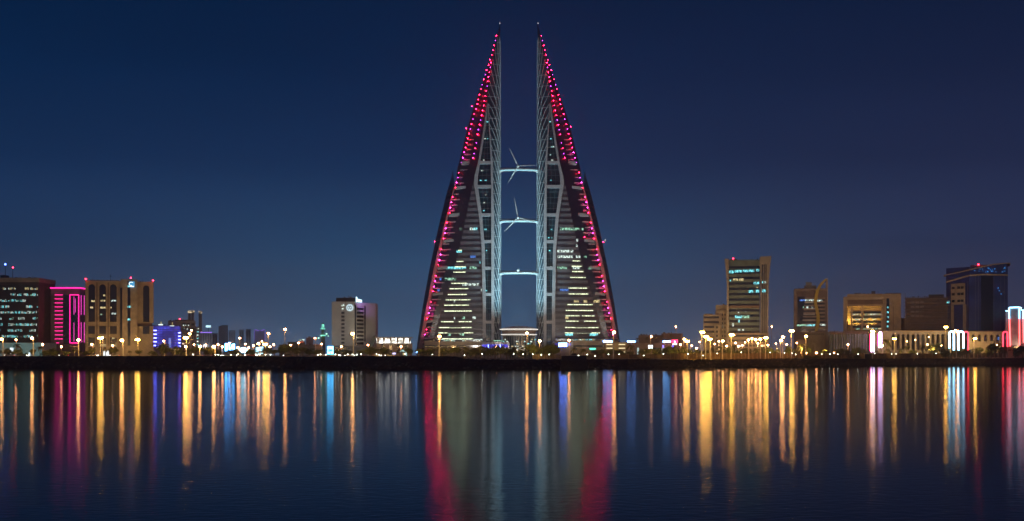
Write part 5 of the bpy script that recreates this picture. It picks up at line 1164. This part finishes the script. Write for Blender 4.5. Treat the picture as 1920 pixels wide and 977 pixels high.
# ------------------------------------------------------------------ hoarding fences with posts
M_HRD = mat('hoarding_board', (.22, .145, .07), .85, var=.3, scale=.6); M_HPOST = mat('hoarding_post', (.42, .33, .2), .7)
def fence(p0, p1, off, q_top, lab, step=8.6, m=M_HRD, rail=False):
    Ym = lambda p: tab(SHORE, p) + off
    t = root('fence', lab, 'fence', p0, p1, Ym((p0+p1)/2)); n_ = max(2, int((p1 - p0)/step))
    pb = MB()
    for i in range(n_):
        a_, c_ = lerp(p0, p1, i/n_), lerp(p0, p1, (i+1)/n_); ya, yc = Ym(a_), Ym(c_); xa, xc2 = X(a_, ya), X(c_, yc)
        za, zc2 = Z(q_top, ya), Z(q_top, yc)
        if rail:
            for zz in (.35, 1.2, 1.9):
                pb.tube((xa, ya, gz(xa) + zz), (xc2, yc, gz(xc2) + zz), .06, n=4)
            for k in range(6):
                u = (k + .5)/6; pb.tube((lerp(xa, xc2, u), lerp(ya, yc, u), gz(xa) + .3), (lerp(xa, xc2, u), lerp(ya, yc, u), gz(xa) + 1.9), .05, n=4)
        else:
            ns = max(3, int((xc2 - xa)/.42))
            for k in range(ns):
                u0, u1 = (k + .14)/ns, (k + .86)/ns; y0_ = lerp(ya, yc, u0)
                pb.box(lerp(xa, xc2, u0), lerp(xa, xc2, u1), y0_, y0_ + .05, gz(xa) + .1, lerp(za, zc2, (u0+u1)/2) - .12)
            pb.tube((xa, ya - .05, za - .1), (xc2, yc - .05, zc2 - .1), .09, n=4)
    pb.build('boards' if not rail else 'rails', m, t)
    for i in range(n_ + 1):
        a_ = lerp(p0, p1, i/n_); ya = Ym(a_); xa = X(a_, ya); MB().box(xa - .14, xa + .14, ya - .3, ya - .06, gz(xa) - .2, Z(q_top, ya) + .05 if not rail else gz(xa) + 2.1).build('post', M_HPOST, t)
fence(1000, 1052, 26, 664.5, 'brown board fence left of the dark landing shed', 8.7)
fence(1101, 1256, 26, 664.5, 'brown board fence before the right tower and the brown mall', 15.5)
fence(1257, 1440, 26, 662.5, 'golden-lit slatted fence before the beige stepped block and flared tower', 7)
fence(1441, 1620, 26, 662.5, 'golden-lit slatted fence before the ribbon tower and draped hall', 7)
fence(1632, 1786, 26, 662.5, 'brown railing fence with slanted props before the arcade', 12)
fence(1787, 1925, 24, 661.5, 'dark metal railing before the blue glass tower', 7.4, mat('dark_rail', (.10, .08, .08), .6))
fence(900, 999, 14, 662, 'thin promenade railing before the oval pavilion', 11, M_POLE, True)
fence(790, 899, 16, 662, 'thin promenade railing before the left tower', 11, M_POLE, True)
fence(285, 700, 14, 667.2, 'low pale promenade rail on the sea wall between the blue-lit building and hotel', 12, mat('pale_rail', (.38, .30, .2), .8))
fence(-20, 284, 14, 667.2, 'low pale promenade rail on the sea wall at the left edge', 12, mat('pale_rail', (.38, .30, .2), .8))
# pale kerb along the quay edge
for p0, p1, lab in ((880, 1052, 'pale lit quay kerb before the oval pavilion'), (1101, 1256, 'pale lit quay kerb before the right tower and brown mall'), (1787, 1925, 'pale lit quay kerb before the blue glass tower')):
    t = root('quay_kerb', lab, 'kerb', p0, p1, 600); b = MB(); n_ = 12
    for i in range(n_):
        a_, c_ = lerp(p0, p1, i/n_), lerp(p0, p1, (i+1)/n_); ya, yc = tab(SHORE, a_) + 7.5, tab(SHORE, c_) + 7.5; xa, xc2 = X(a_, ya), X(c_, yc); z_ = gz(xa)
        b.plan([(xa, ya), (xc2 - .4, yc), (xc2 - .4, yc + .8), (xa, ya + .8)], z_, z_ + .62)
    b.build('kerb_stones', mat('pale_kerb', (.55, .45, .36), .8), t)
# landing shed on the sea wall
Yq = 566; t = root('landing_shed', 'dark windowless landing shed on the sea wall before the right tower', 'shed', 1053, 1100, Yq)
wbox('wall', M_DARK, t, 1053, 1099.5, 668.3, None, Yq, 8); MB().prism([(X(1052, Yq), Z(668.3, Yq)), (X(1100.5, Yq), Z(668.3, Yq)), (X(1099, Yq), Z(666.9, Yq)), (X(1056, Yq), Z(667.1, Yq))], Yq - .6, Yq + 9).build('roof', M_DARK, t); wbox('quay_base', M_ROCK, t, 1051, 1101, 677, 694, Yq, 9, -5)
t = root('small_pillar_shed', 'small dark square hut on the sea wall at the left end of the arcade', 'shed', 1620, 1631, 735); wbox('wall', M_DARK, t, 1620, 1631, 664, None, 735, 6, -2); wbox('roof', M_POLE, t, 1619, 1632, 663.2, 664, 735, 7, -2.6)
t.name = 'hut'
# moored boat on a cradle above the shed, its hull and canopy
Yb = 590; t = root('boat', 'small beached motor boat with a raked cabin, behind the dark landing shed', 'boat', 1063, 1083, Yb)
b = MB(); secs = [(0, .0, 1.9), (.15, .5, 1.7), (.5, .9, 1.5), (1, .85, 1.5)]
L_ = 5.0; xb0 = X(1063, Yb)
for u, w_, zt_ in secs: b.v += [(xb0 + L_*u, Yb - w_, 5.2 + zt_*.5), (xb0 + L_*u, Yb, 4.75 + .3*(1-u)), (xb0 + L_*u, Yb + w_, 5.2 + zt_*.5)]
for i in range(3):
    for k in range(3): j = (k+1) % 3; b.f.append((i*3+k, i*3+j, (i+1)*3+j, (i+1)*3+k))
b.f.append((9, 10, 11)); b.build('hull', M_WHITE, t)
MB().prism([(xb0 + 1.8, 6.0), (xb0 + 2.6, 6.9), (xb0 + 4.3, 6.9), (xb0 + 4.5, 6.0)], Yb - .6, Yb + .6).build('cabin', M_DARK, t); MB().box(xb0 + .8, xb0 + 1.1, Yb - .5, Yb + .5, 3.75, 5.0).box(xb0 + 3.9, xb0 + 4.2, Yb - .5, Yb + .5, 3.75, 5.0).build('cradle', M_POLE, t)
# dark shrubs at the water's edge
for i, (p, q, lab) in enumerate(((1207, 672.5, 'dark mound of shrub at the foot of the fence before the brown mall'), (1515, 668.5, 'dark shrub mound on the sea wall before the ribbon tower, left one of two'), (1530, 668.8, 'dark shrub mound on the sea wall before the ribbon tower, right one of two'), (1602, 668, 'dark shrub mound on the sea wall before the draped hall'))):
    Ys = tab(SHORE, p) + 6; x_ = X(p, Ys); t = thing('shrub', lab, 'shrub', (x_, Ys, gz(x_) - .3), 'dark shrubs on the sea wall'); cr_, tk = BU[i % 3]; part('trunk', tk, t); part('crown', cr_, t); t.scale = (1.9, 1, (Z(q, Ys) - gz(x_) + .5)/2.4)

# ------------------------------------------------------------------ cars on the waterfront road
def car_meshes(col):
    body = MB().prism([(-2.2, .35), (-2.25, .8), (-1.5, .95), (-.8, 1.42), (.75, 1.45), (1.45, .98), (2.2, .85), (2.25, .4)], -.85, .85).mesh('body', col)
    win = MB().prism([(-1.3, .98), (-.75, 1.36), (.7, 1.39), (1.25, .99)], -.88, .88).mesh('windows', M_DGLASS)
    wh = MB().tube((0, -.1, 0), (0, .1, 0), .33, .33, 12).mesh('wheel', M_DARK); hl = MB().ball((0,0,0), .13, 6, 4).mesh('headlight', emi('headlight', (1, .95, .85), 25, True)); tl = MB().box(-.04, .04, -.2, .2, -.07, .07).mesh('tail_light', emi('tail_light', (1, .03, .02), 5))
    return body, win, wh, hl, tl
CM = [car_meshes(mat('white_paint', (.7, .7, .7), .3, var=.03)), car_meshes(mat('silver_paint', (.35, .36, .38), .3, .5, var=.03)), car_meshes(mat('dark_paint', (.03, .035, .05), .3, var=.03)), car_meshes(mat('red_paint', (.35, .03, .02), .3, var=.03))]
CN = ['white car', 'silver car', 'dark blue car', 'red car']
CARS = [(18,0,-1),(45,1,1),(120,2,-1),(176,0,1),(215,1,-1),(372,0,-1),(407,2,1),(428,0,-1),(452,1,-1),(473,3,1),(491,0,-1),(540,2,-1),(604,0,-1),(630,1,1),(655,0,-1),(673,2,-1),(708,0,1),(731,1,-1)]
for k in range(4):
    its = [c_ for c_ in CARS if c_[1] == k]; lb = labels(its, CN[k])
    for it in its:
        p, _, dr_ = it; x_ = X(p, 630); Yk = shore(x_) + (68 if dr_ > 0 else 76); x_ = X(p, Yk); t = thing('car', lb[id(it)], 'car', (x_, Yk, gz(x_) + .02), 'cars on the waterfront road')
        t.rotation_euler.z = (0 if dr_ > 0 else math.pi) + rr.uniform(-.35, -.1)*dr_
        bd, wn, wh, hl, tl = CM[k]; part('body', bd, t); part('windows', wn, t)
        for a_ in (-1.35, 1.4):
            for c_ in (-.82, .82): part('wheel', wh, t, (a_, c_, .33))
        for c_ in (-.62, .62): part('headlight', hl, t, (2.24, c_, .68)); part('tail_light', tl, t, (-2.27, c_, .74))

# ------------------------------------------------------------------ floodlights that wash the twin towers
for s in (1, -1):
    mx_ = lambda x_: x_ if s > 0 else 2*AX - x_
    spot('floodlight', (mx_(X(880, 800)), 800, 14), (mx_(X(872, TY)), TY, 75), 62000, (.96, .90, .84), 80, 1.0)
    spot('floodlight', (mx_(X(915, 815)), 815, 14), (mx_(X(905, TY)), TY, 150), 46000, (.74, .86, 1.0), 50, 1.0)
    spot('floodlight', (mx_(X(985, 884)), 884, 29), (mx_(X(935, TY)), TY + 8, 95), 120000, (.45, .85, 1.0), 120, .6, 1.0)
    spot('floodlight', (mx_(X(985, 880)), 880, 29), (mx_(X(935, TY)), TY + 6, 170), 170000, (.45, .85, 1.0), 60, .6, 1.0)
for z_, e_ in ((Z(330, TY), 1600), (Z(428, TY), 1400), (Z(525, TY), 500)): spot('floodlight', (AX, TY - 10, z_ - 12), (AX, TY + 8, z_ + 6), e_*5, (.45, .85, 1.0), 110, .5)
for dx_ in (-16, -6, 6, 16): spot('floodlight', (AX + dx_, YC - 42, 9), (AX + dx_*.6, YC, 24), 7000, (1.0, .88, .74), 70, 1.0, 1.0)

# ------------------------------------------------------------------ unseen fill spots added before the buildings, standing in for street and city light
WF = (1.0, .60, .25); WD = (1.0, .70, .50)
for p, Y_, e_, dz, c_ in ((30, 800, 4500, 10, WF), (88, 820, 3500, 14, WF), (172, 775, 3500, 2, WF), (205, 772, 4500, 2, WF), (240, 770, 7000, 2, WF), (272, 775, 4500, 2, WF), (225, 730, 7000, 2, WF), (340, 900, 9000, 10, WD),
    (1330, 850, 14000, 8, WF), (1352, 850, 12000, 8, WF), (1385, 830, 15000, 8, WD), (1432, 830, 17000, 8, WF), (1510, 890, 9000, 20, WD), (1545, 890, 5000, 20, WD), (1590, 770, 4000, 8, (.8, .95, .95)), (1640, 870, 9500, 18, WF), (1678, 870, 8000, 18, WF),
    (1700, 790, 9000, 6, WF), (1750, 790, 7000, 6, WF), (1735, 870, 3500, 18, WD), (1798, 850, 8000, 20, WD), (1850, 780, 7000, 6, WF), (1210, 790, 6000, 6, WF), (1255, 790, 6000, 6, WF), (1150, 680, 2500, 6, WF), (840, 830, 6000, 6, WF), (1110, 830, 6000, 6, WF), (730, 760, 2500, 6, WF),
    (385, 1330, 60000, 10, (.8, .85, 1.0)), (425, 1800, 150000, 10, (.7, .8, 1.0)), (460, 2100, 150000, 10, (.7, .8, 1.0)), (365, 1420, 60000, 10, WD), (485, 1620, 60000, 10, (.6, .6, 1.0)), (560, 850, 5000, 8, WF)):
    x_ = X(p, Y_); z_ = gz(x_) + dz
    spot('floodlight', (x_, Y_, z_), (x_*1.02, Y_ + 40, z_ + 26), e_*1.3, c_, 125, 1.0, 1.0)
for i in range(40):                            # unseen fill spots added along the promenade to brighten the trees
    p = 15 + i*48
    if 160 < p < 200: continue
    Y_ = tab(SHORE, p) + (16 if p < 1000 else 30); x_ = X(p, Y_); z_ = gz(x_) + 5.5
    spot('tree_fill_spot', (x_, Y_, z_), (x_, Y_ + 30, z_ + 1.5), 9000 if p < 1250 else 17000, (1.0, .62, .18), 150, .4, 1.0)
# ------------------------------------------------------------------ thin night haze
hb = MB().box(-4600, 4600, -420, 5400, -2.5, 275); ho = hb.build('haze', None); ho['kind'] = 'stuff'
hm = bpy.data.materials.new('haze'); hm.use_nodes = True; n = hm.node_tree.nodes; l = hm.node_tree.links
for q in list(n): n.remove(q)
o_ = n.new('ShaderNodeOutputMaterial'); pv = n.new('ShaderNodeVolumePrincipled'); pv.inputs['Color'].default_value = (.8, .85, .9, 1); pv.inputs['Density'].default_value = HAZE; pv.inputs['Anisotropy'].default_value = .7
l.new(pv.outputs[0], o_.inputs['Volume']); ho.data.materials.append(hm)
